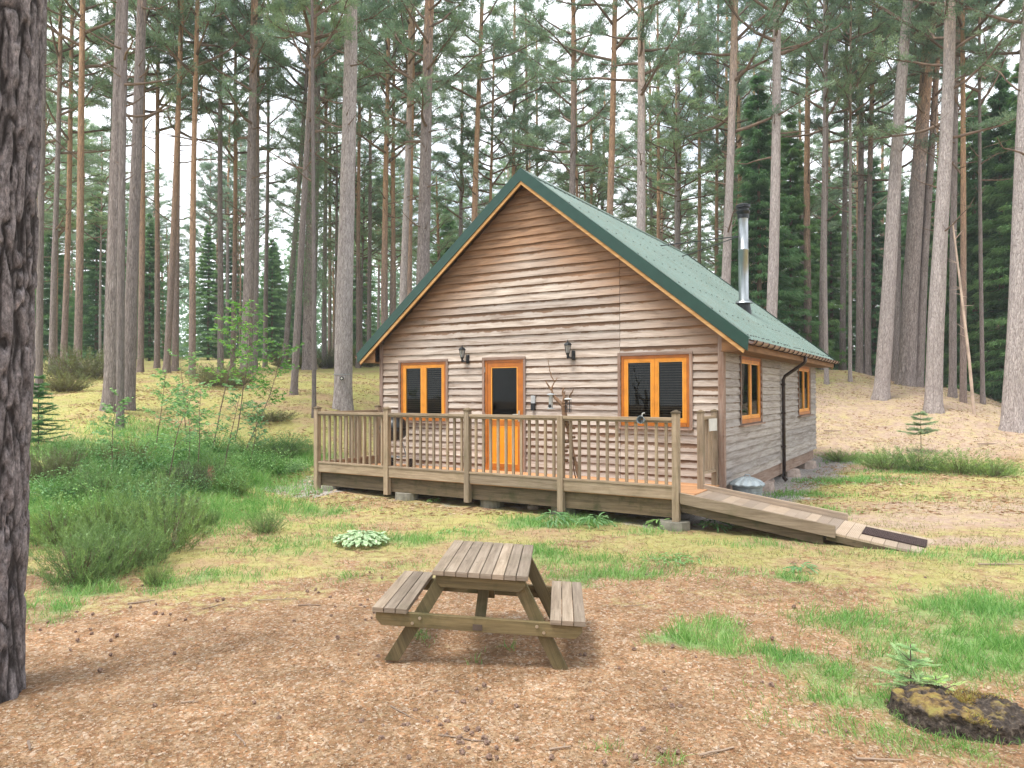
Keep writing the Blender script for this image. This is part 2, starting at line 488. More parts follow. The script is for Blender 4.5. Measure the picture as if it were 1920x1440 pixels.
def np_mesh(name, V, F, mats, rv=None, parent=None, smooth=False):
    """mesh from arrays: V (n,3), F (m,k) of one face size"""
    me = bpy.data.meshes.new(name)
    nv, nf, k = len(V), len(F), F.shape[1]
    me.vertices.add(nv); me.vertices.foreach_set('co', np.asarray(V, np.float32).ravel())
    me.loops.add(nf*k); me.loops.foreach_set('vertex_index', np.asarray(F, np.int32).ravel())
    me.polygons.add(nf)
    me.polygons.foreach_set('loop_start', np.arange(0, nf*k, k, dtype=np.int32))
    if rv is not None:
        a = me.attributes.new('rnd', 'FLOAT', 'FACE')
        a.data.foreach_set('value', np.asarray(rv, np.float32))
    for m in (mats if isinstance(mats, (list, tuple)) else [mats]):
        me.materials.append(M[m] if isinstance(m, str) else m)
    if smooth:
        me.polygons.foreach_set('use_smooth', [True]*nf)
    me.update(calc_edges=True)
    o = bpy.data.objects.new(name, me)
    COL.objects.link(o)
    if parent:
        o.parent = parent
    return o

def join_leaves(name, mb, V2, F2, rv, mats):
    """twigs and their needles as one mesh: mats = (needles, wood)"""
    tri = []
    for f in mb.f:
        for k in range(1, len(f)-1):
            tri.append((f[0], f[k], f[k+1]))
    V1 = np.array([tuple(v) for v in mb.v]); T = np.array(tri)+len(V2)
    o = np_mesh(name, np.concatenate([V2, V1], 0), np.concatenate([F2, T], 0), mats, np.concatenate([rv, np.full(len(T), .5)]))
    o.data.polygons.foreach_set('material_index', np.concatenate([np.zeros(len(F2), np.int32), np.ones(len(T), np.int32)]))
    return o

def unit(a):
    return a/np.maximum(np.linalg.norm(a, axis=1, keepdims=True), 1e-9)

def blades(P, D, L, Wd, curl=0.0):
    """thin triangles from points P along directions D: returns V, F"""
    n = len(P)
    D = unit(D)
    S = unit(np.cross(D, NR.normal(size=(n, 3))))
    L = np.asarray(L).reshape(-1, 1)*np.ones((n, 1)); Wd = np.asarray(Wd).reshape(-1, 1)*np.ones((n, 1))
    V = np.stack([P-S*Wd/2, P+S*Wd/2, P+D*L], axis=1).reshape(-1, 3)
    return V, np.arange(3*n).reshape(-1, 3)

def leaves(P, D, L, Wd):
    """diamond leaves: quads"""
    n = len(P)
    D = unit(D)
    S = unit(np.cross(D, NR.normal(size=(n, 3))))
    L = np.asarray(L).reshape(-1, 1)*np.ones((n, 1)); Wd = np.asarray(Wd).reshape(-1, 1)*np.ones((n, 1))
    V = np.stack([P, P+D*L*0.45-S*Wd/2, P+D*L, P+D*L*0.45+S*Wd/2], axis=1).reshape(-1, 3)
    return V, np.arange(4*n).reshape(-1, 4)

def tag(o, label=None, cat=None, group=None, kind=None):
    for k, v in (('label', label), ('category', cat), ('group', group), ('kind', kind)):
        if v:
            o[k] = v
    return o

def empty(name, loc=(0, 0, 0), rz=0.0, label=None, cat=None, group=None):
    o = bpy.data.objects.new(name, None)
    o.empty_display_size = 0.2
    COL.objects.link(o)
    o.location = loc
    o.rotation_euler = (0, 0, rz)
    return tag(o, label, cat, group)

def child(src, parent, loc=None, scale=None, rz=None):
    c = src.copy()
    COL.objects.link(c)
    c.parent = parent
    if loc is not None: c.location = loc
    if scale is not None: c.scale = scale
    if rz is not None: c.rotation_euler = (0, 0, rz)
    return c

# ------------------------------------------------------------------ terrain
UC = np.array([-0.75, -0.60, -0.30, 0.0, 0.30, 0.45, 0.60, 0.74])
DC = np.array([0, 7.5, 9, 11, 12.5, 14, 16, 18, 20, 22.5, 25, 28, 31, 36, 42, 60, 100, 200], float)
TZ = np.array([
 # D: 0   7.5  9    11   12.5   14     16     18    20    22.5   25   28   31   36   42   60   100  200
 [0, 0, .02, .22, .50, .85, 1.30, 1.65, 1.9, 2.15, 2.4, 2.7, 2.9, 3.3, 3.6, 4.9, 6.5, 8],
 [0, 0, .02, .20, .48, .80, 1.25, 1.60, 1.85, 2.1, 2.35, 2.65, 2.9, 3.2, 3.6, 4.9, 6.5, 8],
 [0, 0, 0, 0, .02, .08, .38, .85, 1.38, 1.78, 2.12, 2.5, 2.75, 3.15, 3.5, 4.8, 6.5, 8],
 [0, 0, 0, 0, 0, 0, 0, .02, .10, .5, 1.1, 1.9, 2.55, 3.0, 3.4, 4.6, 6.0, 8],
 [0, 0, 0, 0, 0, 0, 0, 0, .04, .3, .95, 1.8, 2.6, 3.0, 3.2, 4.0, 5.0, 6],
 [0, 0, 0, 0, 0, 0, 0, .02, .16, .75, 1.5, 2.35, 2.85, 2.9, 2.9, 3.2, 3.5, 4],
 [0, 0, 0, 0, 0, 0, 0, .04, .30, 1.05, 1.62, 1.98, 2.0, 1.8, 1.6, 1.4, 1.2, 1],
 [0, 0, 0, 0, 0, 0, .04, .2, .55, .95, 1.1, 1.1, .9, .6, .4, 0, 0, 0]], float)
def smooth1(a, b, x):
    t = np.clip((x-a)/(b-a), 0, 1)
    return t*t*(3-2*t)
def ground_z(X, Y):
    X = np.asarray(X, float); Y = np.asarray(Y, float)
    Yc = np.maximum(Y, 0.5)
    u = np.clip(X/Yc, UC[0], UC[-1]-1e-6)
    d = np.clip(Yc, 0, DC[-1]-1e-3)
    iu = np.clip(np.searchsorted(UC, u, 'right')-1, 0, len(UC)-2)
    idd = np.clip(np.searchsorted(DC, d, 'right')-1, 0, len(DC)-2)
    tu = (u-UC[iu])/(UC[iu+1]-UC[iu]); td = (d-DC[idd])/(DC[idd+1]-DC[idd])
    tu = tu*tu*(3-2*tu)
    z = (TZ[iu, idd]*(1-tu)+TZ[iu+1, idd]*tu)*(1-td) + (TZ[iu, idd+1]*(1-tu)+TZ[iu+1, idd+1]*tu)*td
    z = np.where(Y < 0.5, 0, z)
    # small undulation, not under the cabin
    wv = (np.sin(X*0.9+1.3*np.sin(Y*0.5))*np.cos(Y*0.8+X*0.25)*0.035 + np.sin(X*2.3+Y*1.1)*np.cos(Y*2.1-X*0.7)*0.018)
    amp = 0.25 + 1.6*smooth1(14, 24, np.hypot(X, Y))
    return z + wv*amp
def gz(x, y):
    return float(ground_z(x, y))
def ray(px, py):
    x = px-960.0; y = 720.0-py
    x, y = x*math.cos(ROLL)+y*math.sin(ROLL), -x*math.sin(ROLL)+y*math.cos(ROLL)
    x /= FPX; y /= FPX
    c, s = math.cos(PITCH), math.sin(PITCH)
    return Vector((x, c-y*s, s+y*c))
def hit(px, py, d0=3.0, d1=120.0):
    """where a sight line meets the ground"""
    r = ray(px, py)
    d = d0
    while d < d1:
        if CZ + r.z/r.y*d <= gz(r.x/r.y*d, d):
            return Vector((r.x/r.y*d, d, gz(r.x/r.y*d, d)))
        d += 0.05 if d < 20 else 0.15
    return None
def at_d(px, d):
    r = ray(px, 738)
    return Vector((r.x/r.y*d, d, gz(r.x/r.y*d, d)))

KX, KY, TH = 3.3223, 11.3367, -0.5529
def cab(a, b, z=0.0):
    return Vector((KX + a*math.cos(TH)-b*math.sin(TH), KY + a*math.sin(TH)+b*math.cos(TH), z))

# ground cover: (px, py, radius x, radius y, strength)
GRASS = [(230, 900, 2.2, 2.2, 1), (120, 960, 1.6, 2.0, 1), (400, 880, 2.2, 1.6, .9), (520, 870, 1.4, 1.6, .9), (330, 830, 2.2, 1.5, .8),
 (590, 960, .85, .5, .8), (570, 1010, .8, .4, .6), (740, 1015, .9, .35, .8), (640, 990, .7, .3, .5), (540, 1030, .5, .3, .6),
 (1010, 985, .75, .4, 1.0), (1110, 975, .65, .45, 1.0), (1080, 1050, .9, .5, .7), (1130, 1080, .9, .3, .9), (1230, 1000, .5, .3, .6), (1200, 1060, .8, .3, .4),
 (1350, 990, .6, .3, .7), (1430, 1020, .7, .3, .6), (1450, 1075, .45, .18, .9), (1340, 1080, .5, .2, .4),
 (1300, 1210, .3, .22, 1.2), (1330, 1190, .2, .15, .8), (1430, 1230, .3, .15, 1.0), (1490, 1235, .35, .2, 1.1), (1600, 1160, .5, .35, .8), (1680, 1190, .5, .3, .7),
 (1590, 1270, .5, .3, .8), (1560, 1320, .35, .18, .9), (1640, 1330, .3, .2, 1.0), (1850, 1150, .9, .6, 1.1), (1890, 1230, .6, .5, 1.2), (1800, 1200, .5, .4, .9), (1780, 1250, .5, .4, .9),
 (1500, 930, 1.0, .5, .9), (1580, 905, 1.2, .5, 1.0), (1640, 900, 1.2, .6, .7), (1520, 960, .6, .4, .8), (1700, 935, 1.4, .5, .35), (1780, 1040, 1.3, .3, .6), (1880, 1050, 1.0, .3, .6),
 (1620, 865, 1.6, .6, .9), (1750, 880, 2.0, .6, .8), (1850, 885, 1.4, .6, .7), (390, 1085, .55, .3, .8), (330, 1100, .4, .2, .7), (130, 1110, .5, .3, 1.0), (70, 1145, .3, .3, .8),
 (460, 1090, .3, .15, .5), (800, 1190, .16, .1, .7), (800, 1060, .5, .2, .4), (870, 1000, .6, .3, .5), (1010, 1040, .5, .4, .8), (640, 1090, .25, .15, .4), (700, 1075, .2, .1, .4),
 (1150, 1395, .12, .06, .5), (1120, 1390, .08, .05, .5), (1270, 1420, .15, .08, .6), (930, 1245, .06, .05, .7), (985, 1230, .05, .04, .6), (1700, 1400, .35, .2, .5), (1560, 1380, .3, .15, .4)]
GW = []
for (px, py, rx, ry, s_) in GRASS:
    h_ = hit(px, py)
    if h_:
        GW.append((h_.x, h_.y, rx, ry, s_))
def fbm(X, Y, sc, seed=0.0):
    X = np.atleast_1d(X); Y = np.atleast_1d(Y)
    out = np.empty(X.shape)
    fx, fy, fo = X.ravel()*sc, Y.ravel()*sc, out.ravel()
    for i in range(len(fx)):
        fo[i] = MN.fractal((fx[i], fy[i], seed), 1.0, 2.1, 4)
    return fo.reshape(X.shape)
def vnoise(X, Y, sc, seed=0):
    """quick value noise on arrays"""
    def h(i, j):
        n = np.sin(i*127.1+j*311.7+seed*74.7)*43758.5453
        return n-np.floor(n)
    x = X*sc; y = Y*sc
    i = np.floor(x); j = np.floor(y); fx = x-i; fy = y-j
    fx = fx*fx*(3-2*fx); fy = fy*fy*(3-2*fy)
    return (h(i, j)*(1-fx)+h(i+1, j)*fx)*(1-fy)+(h(i, j+1)*(1-fx)+h(i+1, j+1)*fx)*fy
def vfbm(X, Y, sc, seed=0, o=4):
    s = 0; a = 0.5; t = 0
    for k in range(o):
        s = s + a*vnoise(X, Y, sc*2.03**k, seed+k*3.1); t += a; a *= 0.55
    return s/t
def grass_mask(X, Y):
    g = np.zeros(np.shape(X))
    wx = X + (vfbm(X, Y, 1.7, 5)-.5)*0.9; wy = Y + (vfbm(X, Y, 1.7, 9)-.5)*0.9
    for (cx, cy_, rx, ry, s_) in GW:
        q = ((wx-cx)/rx)**2 + ((wy-cy_)/ry)**2
        g = np.maximum(g, s_*np.exp(-q*1.1))
    bank = smooth1(-2.6, -4.6, X)*smooth1(8.6, 10.2, Y)*(1-smooth1(13.8, 15.5, Y))
    g = np.maximum(g, bank*(.1+1.15*vfbm(X, Y, 1.6, 111)))
    return np.clip(g, 0, 1.2)

def build_ground():
    def axis(lo, hi, c0, c1, st, grow):
        a = list(np.arange(c0, c1, st))
        x, s = c1, st
        while x < hi:
            a.append(x); s *= grow; x += s
        a.append(hi)
        b = []; x, s = c0, st
        while x > lo:
            s *= grow; x -= s; b.append(max(x, lo))
        return np.array(b[::-1]+a)
    xs = axis(-150, 150, -10, 10, 0.11, 1.035)
    ys = axis(-45, 150, 2.5, 20, 0.11, 1.03)
    X, Y = np.meshgrid(xs, ys)
    Z = ground_z(X, Y)
    Z = Z + (vfbm(X, Y, 2.2, 3)-.5)*0.05 + (vfbm(X, Y, 9, 13)-.5)*0.016
    R = np.hypot(X, Y)
    Z = Z + np.where(R > 120, (R-120)*0.01, 0)
    ny, nx = X.shape
    V = np.stack([X, Y, Z], -1).reshape(-1, 3)
    idx = np.arange(nx*ny).reshape(ny, nx)
    F = np.stack([idx[:-1, :-1], idx[:-1, 1:], idx[1:, 1:], idx[1:, :-1]], -1).reshape(-1, 4)
    # surface kinds
    gr = grass_mask(X, Y)
    U = X/np.maximum(Y, 1)
    mid = smooth1(6.2, 8.5, Y + 0.9*np.abs(X-0.5)*0.15 + (vfbm(X, Y, .8, 21)-.5)*3.5)*0.68
    leftm = smooth1(-1.0, -5.0, X)*smooth1(9, 12, Y)*1.0
    rightlawn = smooth1(2.0, 4.0, X)*smooth1(4.5, 6.5, Y)*(1-smooth1(16, 20, Y))*0.5
    hillr = smooth1(0.35, 0.42, U)*smooth1(17, 20, Y)
    dirt = np.zeros(X.shape)
    for (px, py, rx, ry) in ((1720, 975, 1.9, .8), (1870, 955, 2.4, 1.1), (1640, 1010, .9, .35), (1600, 880, 1.0, .4), (1800, 1015, 1.6, .35)):
        q_ = hit(px, py)
        wx = X+(vfbm(X, Y, 1.1, 15)-.5)*1.2; wy = Y+(vfbm(X, Y, 1.1, 19)-.5)*1.0
        dirt = np.maximum(dirt, np.exp(-1.2*(((wx-q_.x)/rx)**2+((wy-q_.y)/ry)**2)))
    dirt = np.clip(dirt*1.3, 0, 1)
    moss = np.maximum(np.maximum(mid, leftm), rightlawn)
    crest = smooth1(0.62, 0.42, U)*smooth1(24, 29, Y)*0.8
    moss = np.where(hillr > 0, moss*(1-hillr)+hillr*np.maximum(0.12, crest), moss)
    lr = smooth1(2.6, 4.6, X)*(1-smooth1(3.9, 5.4, Y))
    moss = np.maximum(moss, lr*0.6)
    moss = np.clip(moss + (vfbm(X, Y, 1.1, 31)-.5)*0.9*(moss > 0.02), 0, 1)
    moss = moss*(1-dirt*.85); hillr = np.maximum(hillr, dirt)
    # gravel round the cabin
    A = (X-KX)*math.cos(TH)+(Y-KY)*math.sin(TH); B = -(X-KX)*math.sin(TH)+(Y-KY)*math.cos(TH)
    dx = np.maximum(np.maximum(-7.3-A, A-0.1), 0); dy = np.maximum(np.maximum(-1.8-B, B-9.1), 0)
    dd = np.hypot(dx, dy)+(vfbm(X, Y, 1.5, 41)-.5)*0.9
    grav = 1-smooth1(0.3, 1.15, dd)
    grav = np.where((B < -1.0) & (A > -6.6), (1-smooth1(-.2, 0.05, dd))*.6, grav)
    o = np_mesh('ground', V, F, 'ground', smooth=True)
    for nme, arr in (('grass', gr), ('moss', moss), ('gravel', grav), ('hill', np.clip(hillr, 0, 1)), ('near', 1-smooth1(7, 12, Y))):
        a = o.data.attributes.new(nme, 'FLOAT', 'POINT')
        a.data.foreach_set('value', arr.astype(np.float32).ravel())
    tag(o, kind='structure')
    return o

def ground_mat():
    t = NT('forest_floor')
    co = t.coord('Object')
    n_big = t.noise(co, 1.1, 6, 0.6)
    n_mid = t.noise(co, 7.0, 6, 0.65)
    n_fine = t.noise(co, 45.0, 5, 0.7)
    cells = t.n('TexVoronoi'); t.l(co, cells.inputs['Vector']); cells.inputs['Scale'].default_value = 55
    cellc = t.sep(cells.outputs['Color'])[0]
    st = t.n('TexVoronoi'); t.l(t.coord('Object', (48, 42, 30)), st.inputs['Vector']); st.inputs['Scale'].default_value = 1.0
    sc_ = t.sep(st.outputs['Color'])[1]
    lit = t.ramp(n_mid, (0.3, (0.20, 0.11, 0.058)), (0.5, (0.35, 0.22, 0.12)), (0.7, (0.47, 0.335, 0.215)))
    lit = t.mix(t.ramp(cellc, (0.2, 0.0), (0.9, 0.75)), lit, t.ramp(sc_, (0.0, (0.20, 0.09, 0.05)), (0.45, (0.50, 0.25, 0.12)), (0.8, (0.62, 0.46, 0.34)), (1.0, (0.72, 0.60, 0.48))))
    hl = t.ramp(n_mid, (0.3, (0.33, 0.225, 0.16)), (0.55, (0.49, 0.365, 0.28)), (0.75, (0.57, 0.45, 0.33)))
    hl = t.mix(t.ramp(t.noise(co, 2.6, 6, 0.7), (0.45, 0.0), (0.65, 0.65)), hl, (0.56, 0.46, 0.22))
    hl = t.mix(t.ramp(n_fine, (0.5, 0.0), (0.62, 0.6)), hl, (0.28, 0.18, 0.12))
    hl = t.mix(t.ramp(t.noise(t.coord('Object', (1, 3, 3)), 9, 4, 0.7), (0.55, 0.0), (0.68, 0.6)), hl, (0.24, 0.16, 0.11))
    lit = t.mix(1.0, lit, t.ramp(t.noise(co, 1.7, 6, 0.7), (0.35, 0.66), (0.6, 1.06)), 'MULTIPLY')
    lit = t.mix(t.attr('hill'), lit, hl)
    mc = t.ramp(n_mid, (0.25, (0.25, 0.25, 0.06)), (0.5, (0.41, 0.38, 0.12)), (0.75, (0.52, 0.48, 0.20)))
    mc = t.mix(t.ramp(t.attr('moss'), (0.55, 0.75), (0.95, 0.0)), mc, t.ramp(n_mid, (0.25, (0.27, 0.24, 0.09)), (0.5, (0.42, 0.375, 0.155)), (0.75, (0.53, 0.48, 0.25))))
    mc = t.mix(t.ramp(n_big, (0.4, 0.0), (0.62, 0.6)), mc, (0.34, 0.37, 0.12))
    mc = t.mix(t.ramp(t.noise(co, 0.8, 6, 0.7), (0.50, 0.0), (0.62, 0.8)), mc, (0.42, 0.28, 0.17))
    mc = t.mix(t.ramp(cellc, (0.5, 0.0), (1.0, 0.4)), mc, (0.52, 0.36, 0.2))
    mk = t.math('ADD', t.attr('moss'), t.math('ADD', t.math('MULTIPLY', t.math('SUBTRACT', n_mid, 0.5), 1.7), t.math('MULTIPLY', t.math('SUBTRACT', t.noise(co, 2.3, 5, 0.65), 0.5), 1.4)))
    c = t.mix(t.ramp(mk, (0.3, 0.0), (0.75, 0.9)), lit, mc)
    gc = t.ramp(n_mid, (0.3, (0.12, 0.22, 0.07)), (0.7, (0.24, 0.38, 0.14)))
    gk = t.math('ADD', t.attr('grass'), t.math('MULTIPLY', t.math('SUBTRACT', n_fine, 0.5), 0.9))
    c = t.mix(t.ramp(gk, (0.3, 0.0), (0.9, 0.85)), c, gc)
    vc = t.ramp(cellc, (0.0, (0.22, 0.19, 0.18)), (0.5, (0.42, 0.38, 0.36)), (1.0, (0.58, 0.54, 0.51)))
    vk = t.math('ADD', t.attr('gravel'), t.math('MULTIPLY', t.math('SUBTRACT', n_mid, 0.5), 1.0))
    c = t.mix(t.ramp(vk, (0.35, 0.0), (0.75, 0.9)), c, vc)
    c = t.mix(1.0, c, t.ramp(n_fine, (0.3, 0.72), (0.65, 1.1)), 'MULTIPLY')
    t.color(c)
    t.rough(0.95, 0.15)
    t.bump(t.math('ADD', n_fine, t.math('MULTIPLY', cellc, 0.6)), 0.012, 0.9)
    return t.m
M['ground'] = ground_mat()
build_ground()

# ------------------------------------------------------------------ cabin
Wd, Ln = 7.113, 8.90
ZS, ZD, ZH = 0.406, 0.433, 2.513          # foot of the boards, deck level, head of openings
ZE, ZA, EO, SO = 2.73, 5.95, 0.43, 0.225  # eaves, apex, side and gable overhang
SL = (ZA-ZE)/(Wd/2+EO)
def roof_z(a):
    return ZA - abs(a+Wd/2)*SL
WIN = [('w', -6.578, -5.419, 1.331, ZH), ('d', -4.496, -3.637, ZD, ZH), ('w', -1.705, -0.516, 1.331, ZH)]
SWIN = [(1.06, 2.554, 1.35, ZH), (6.383, 7.918, 1.35, ZH)]

cabin = empty('log_cabin', (KX, KY, 0), TH, 'timber-clad forest cabin with a steep green metal roof and orange windows', 'cabin')

def boards(mb, z0, zlist, spans, wave=0.006, flip=None, sheltered=None):
    """lap boards; spans(zb, zt) gives [(l0, r0, l1, r1)] along the wall; flip maps (s, out, z) to a point"""
    for i in range(len(zlist)-1):
        zb, zt = zlist[i], zlist[i+1]
        rr = rnd.random(); ph = rnd.random()*50
        for (l0, r0, l1, r1) in spans(zb, zt):
            r = (rr + 0.173*round(l0*3)) % 1.0
            n = max(1, int(abs(r0-l0)/0.09))
            b = len(mb.v)
            for k in range(n+1):
                t = k/n
                sb, st = l0+(r0-l0)*t, l1+(r1-l1)*t
                w = wave*(MN.noise((sb*3.1, ph, 0))*1.3 + MN.noise((sb*9.0, ph, 3))*0.5)
                bow = 0.003*MN.noise((sb*1.3, ph, 9))
                # lower lip underside, lower lip face, top
                mb.v += [flip(sb, 0.004, zb+w), flip(sb, 0.036+bow, zb+w), flip(st, 0.003, zt+0.012)]
                if sheltered:
                    q = sheltered(sb, (zb+zt)/2)
                    mb.sh += [q, q, q]
                else:
                    mb.sh += [0, 0, 0]
            for k in range(n):
                q = b+k*3
                u0, u1 = l0+(r0-l0)*k/n, l0+(r0-l0)*(k+1)/n
                mb.face([q+1, q+4, q+5, q+2], [(u0, 0), (u1, 0), (u1, 1), (u0, 1)], r)
                mb.face([q, q+3, q+4, q+1], [(u0, 0), (u1, 0), (u1, .02), (u0, .02)], r)

def zrows():
    z = [ZS]
    while z[-1] < ZH-0.01:
        z.append(z[-1]+0.1317)
    while z[-1] < ZA-0.25:
        z.append(z[-1]+0.152)
    return z
ZR = zrows()
def front_spans(zb, zt):
    def lim(z):
        h = min(Wd/2, (ZA-0.16-z)/SL - 0.02)
        return (-Wd/2-h, -Wd/2+h)
    (l0, r0), (l1, r1) = lim(zb), lim(zt+0.012)
    if r0-l0 < 0.3: return []
    cuts = []
    for (_, a, b, z0, z1) in WIN:
        ov = min(zt, z1)-max(zb, z0)
        if ov > 0.04:
            cuts.append((a, b))
    out = []
    cur0, cur1 = l0, l1
    segs = []
    xs = [l0] + [q for c in cuts for q in c] + [r0]
    for i in range(0, len(xs), 2):
        a, b = xs[i], xs[i+1]
        segs.append((a, b, l1 if i == 0 else a, r1 if i+2 >= len(xs) else b))
    # butt joint in line with the right window's left jamb
    for (a, b, c, d) in segs:
        if a < -1.725 < b-0.2 and zb > 0:
            out += [(a, -1.727, c, -1.727), (-1.721, b, -1.721, d)]
        else:
            out.append((a, b, c, d))
    return [s for s in out if s[1]-s[0] > 0.02]
mb = MB()
boards(mb, 0, ZR, front_spans, 0.0045, lambda s, o, z: (s, -o, z), lambda s, z: max(0, 1-(roof_z(s)-z)/1.7)*1.0 + max(0, (z-3.2)/2.6)*0.9)
front = mb.build('front_wall', 'front_siding', cabin)
mb = MB()   # near-black backing painted as the unlit room, also stops light leaks
h0 = ZE-0.2+EO*SL
mb.prism([(-Wd+.01, ZS), (-.01, ZS), (-.01, h0), (-Wd/2, ZA-0.25), (-Wd+.01, h0)], 0.065, 0.15)
mb.build('dark_backing', 'dark', cabin)
def side_spans(zb, zt):
    cuts = [(a, b) for (a, b, z0, z1) in SWIN if min(zt, z1)-max(zb, z0) > 0.04]
    xs = [0.05] + [q for c in cuts for q in c] + [Ln]
    out = []
    for i in range(0, len(xs), 2):
        a, b = xs[i], xs[i+1]
        if a < 4.35 < b-0.2:
            out += [(a, 4.347, a, 4.347), (4.353, b, 4.353, b)]
        else:
            out.append((a, b, a, b))
    return out
mb = MB()
ZR2 = [z for z in ZR if z < ZE+EO*SL-0.1]
boards(mb, 0, ZR2, side_spans, 0.004, lambda s, o, z: (o, s, z), lambda s, z: max(0, (z-2.1)/0.9)*0.8)
mb.build('side_wall', 'side_siding', cabin)
mb = MB()
boards(mb, 0, ZR2, lambda a, b: [(0, Ln, 0, Ln)], 0.006, lambda s, o, z: (-Wd-o, s, z))
mb.build('side_wall', 'side_siding', cabin)
mb = MB()
boards(mb, 0, ZR, lambda zb, zt: [(l[0], l[-3], l[2], l[3]) for l in [(-Wd/2-min(Wd/2, (ZA-.18-zb)/SL), -Wd/2+min(Wd/2, (ZA-.18-zb)/SL), -Wd/2-min(Wd/2, (ZA-.18-zt)/SL), -Wd/2+min(Wd/2, (ZA-.18-zt)/SL))] if l[1]-l[0] > .3], 0.006, lambda s, o, z: (s, Ln+o, z))
mb.build('back_wall', 'side_siding', cabin)
mb = MB()
mb.box((-0.10, 0.066, ZS), (-0.01, Ln-0.01, h0)); mb.box((-Wd+.01, 0.15, ZS), (-Wd+.08, Ln-0.01, h0)); mb.box((-Wd+.01, .16, ZS-.02), (-.01, Ln, ZS-.002))
mb.prism([(-Wd+.01, ZS), (-.11, ZS), (-.11, h0), (-Wd/2, ZA-0.25), (-Wd+.01, h0)], Ln-.1, Ln-.012)
mb.build('dark_backing', 'dark', cabin)  # sides, floor and back of the same painted-dark backing
for a in (0, -Wd):
    mb = MB()
    s = 1 if a == 0 else -1
    mb.box((a-0.05 if s > 0 else a-0.035, -0.046, 0.36), (a+0.035 if s > 0 else a+0.05, -0.034, h0+0.05))
    mb.box((a+0.028 if s > 0 else a-0.042, -0.0342, 0.36), (a+0.042 if s > 0 else a-0.028, 0.07, h0-0.02))
    mb.build('corner_board', 'trim_wood', cabin)
mb = MB()   # skirt boards under the side wall
mb.box((-0.03, 0.2, 0.155), (0.0, Ln-0.35, ZS+0.002)); mb.box((-Wd, 0.2, 0.155), (-Wd+.03, Ln-0.35, ZS+.002))
mb.build('skirt_board', 'trim_wood', cabin)
for b in (0.4, 3.0, 5.72, 7.9):
    for a in (-0.18, -Wd/2, -Wd+0.3):
        p = cab(a, b)
        mb = MB()
        hh = 0.16
        z0 = gz(p.x, p.y)-0.05
        mb.lathe([(0.30, z0), (0.29, z0+.04), (0.26, hh-.01), (0.24, hh)], (a+0.08, b, 0), 9)
        mb.build('footing', 'stone', cabin)

# roof: ribbed sheets with fixing screws
def roof_sheet(side):
    mb = MB()
    pitch, hgt = 0.2, 0.012
    bs = []
    b = -SO-0.02
    while b < Ln+SO+0.02:
        for (o, h) in ((0, 0), (0.13, 0), (0.145, hgt), (0.185, hgt)):
            bs.append((b+o, h))
        b += pitch
    rows = [0.0, 0.25, 0.5, 0.75, 1.0]
    half = Wd/2+EO+0.03
    nrm = Vector((side*SL, 0, 1)).normalized()
    base = 0
    for t in rows:
        for (bb, h) in bs:
            x = -Wd/2 + side*half*t
            z = ZA-half*t*SL
            p = Vector((x, bb, z)) + nrm*h
            mb.v.append(tuple(p))
    n = len(bs)
    for i in range(len(rows)-1):
        for k in range(n-1):
            f = [i*n+k, i*n+k+1, (i+1)*n+k+1, (i+1)*n+k]
            mb.face(f if side < 0 else f[::-1], None, 0.5, 0)
    # screws
    for ti, t in enumerate((0.045, 0.20, 0.36, 0.52, 0.68, 0.84, 0.975)):
        b = -SO+0.145
        k = 0
        while b < Ln+SO-0.05:
            if (t > 0.95 or k % 2 == ti % 2) and rnd.random() < 0.96:
                tt = t + rnd.uniform(-0.004, 0.004)
                bb = b + rnd.uniform(-0.008, 0.008)
                c = Vector((-Wd/2+side*half*tt, bb, ZA-half*tt*SL)) + nrm*(hgt if True else 0)
                d = Vector((side, 0, -SL)).normalized()
                i0 = len(mb.v)
                for hh in (0.0, 0.010):
                    for q in range(6):
                        an = q*math.pi/3
                        mb.v.append(tuple(c + d*math.cos(an)*0.014 + Vector((0, 1, 0))*math.sin(an)*0.014 + nrm*hh))
                for q in range(6):
                    mb.face([i0+q, i0+(q+1) % 6, i0+6+(q+1) % 6, i0+6+q], None, 0.5, 1)
                mb.face([i0+6+q for q in range(6)], None, 0.5, 1)
            b += 0.2; k += 1
    return mb
roof = roof_sheet(1).build('roof', ['roof', 'black'], cabin)
roof_sheet(-1).build('roof', ['roof', 'black'], cabin)
mb = MB()   # sheathing and rafters under the sheets
for s in (1, -1):
    half = Wd/2+EO
    x1 = -Wd/2+s*half
    mb.prism([(-Wd/2, ZA-.015), (x1, ZE-.015), (x1, ZE-.05), (-Wd/2, ZA-.05)][::s], -SO+0.03, Ln+SO-0.03)
mb.build('soffit', 'fascia_wood', cabin)
mb = MB()   # ridge cap
for s in (1, -1):
    n = Vector((s*SL, 0, 1)).normalized()*0.028
    d = Vector((s, 0, -SL)).normalized()
    a = Vector((-Wd/2, 0, ZA+0.03)); b2 = a + d*0.16 
    mb.prism([(a.x, a.z+.004), (b2.x, b2.z+.004), (b2.x, b2.z-.004), (a.x, a.z-.004)][::s], -SO-0.03, Ln+SO+.03)
mb.build('ridge_cap', 'roof', cabin)
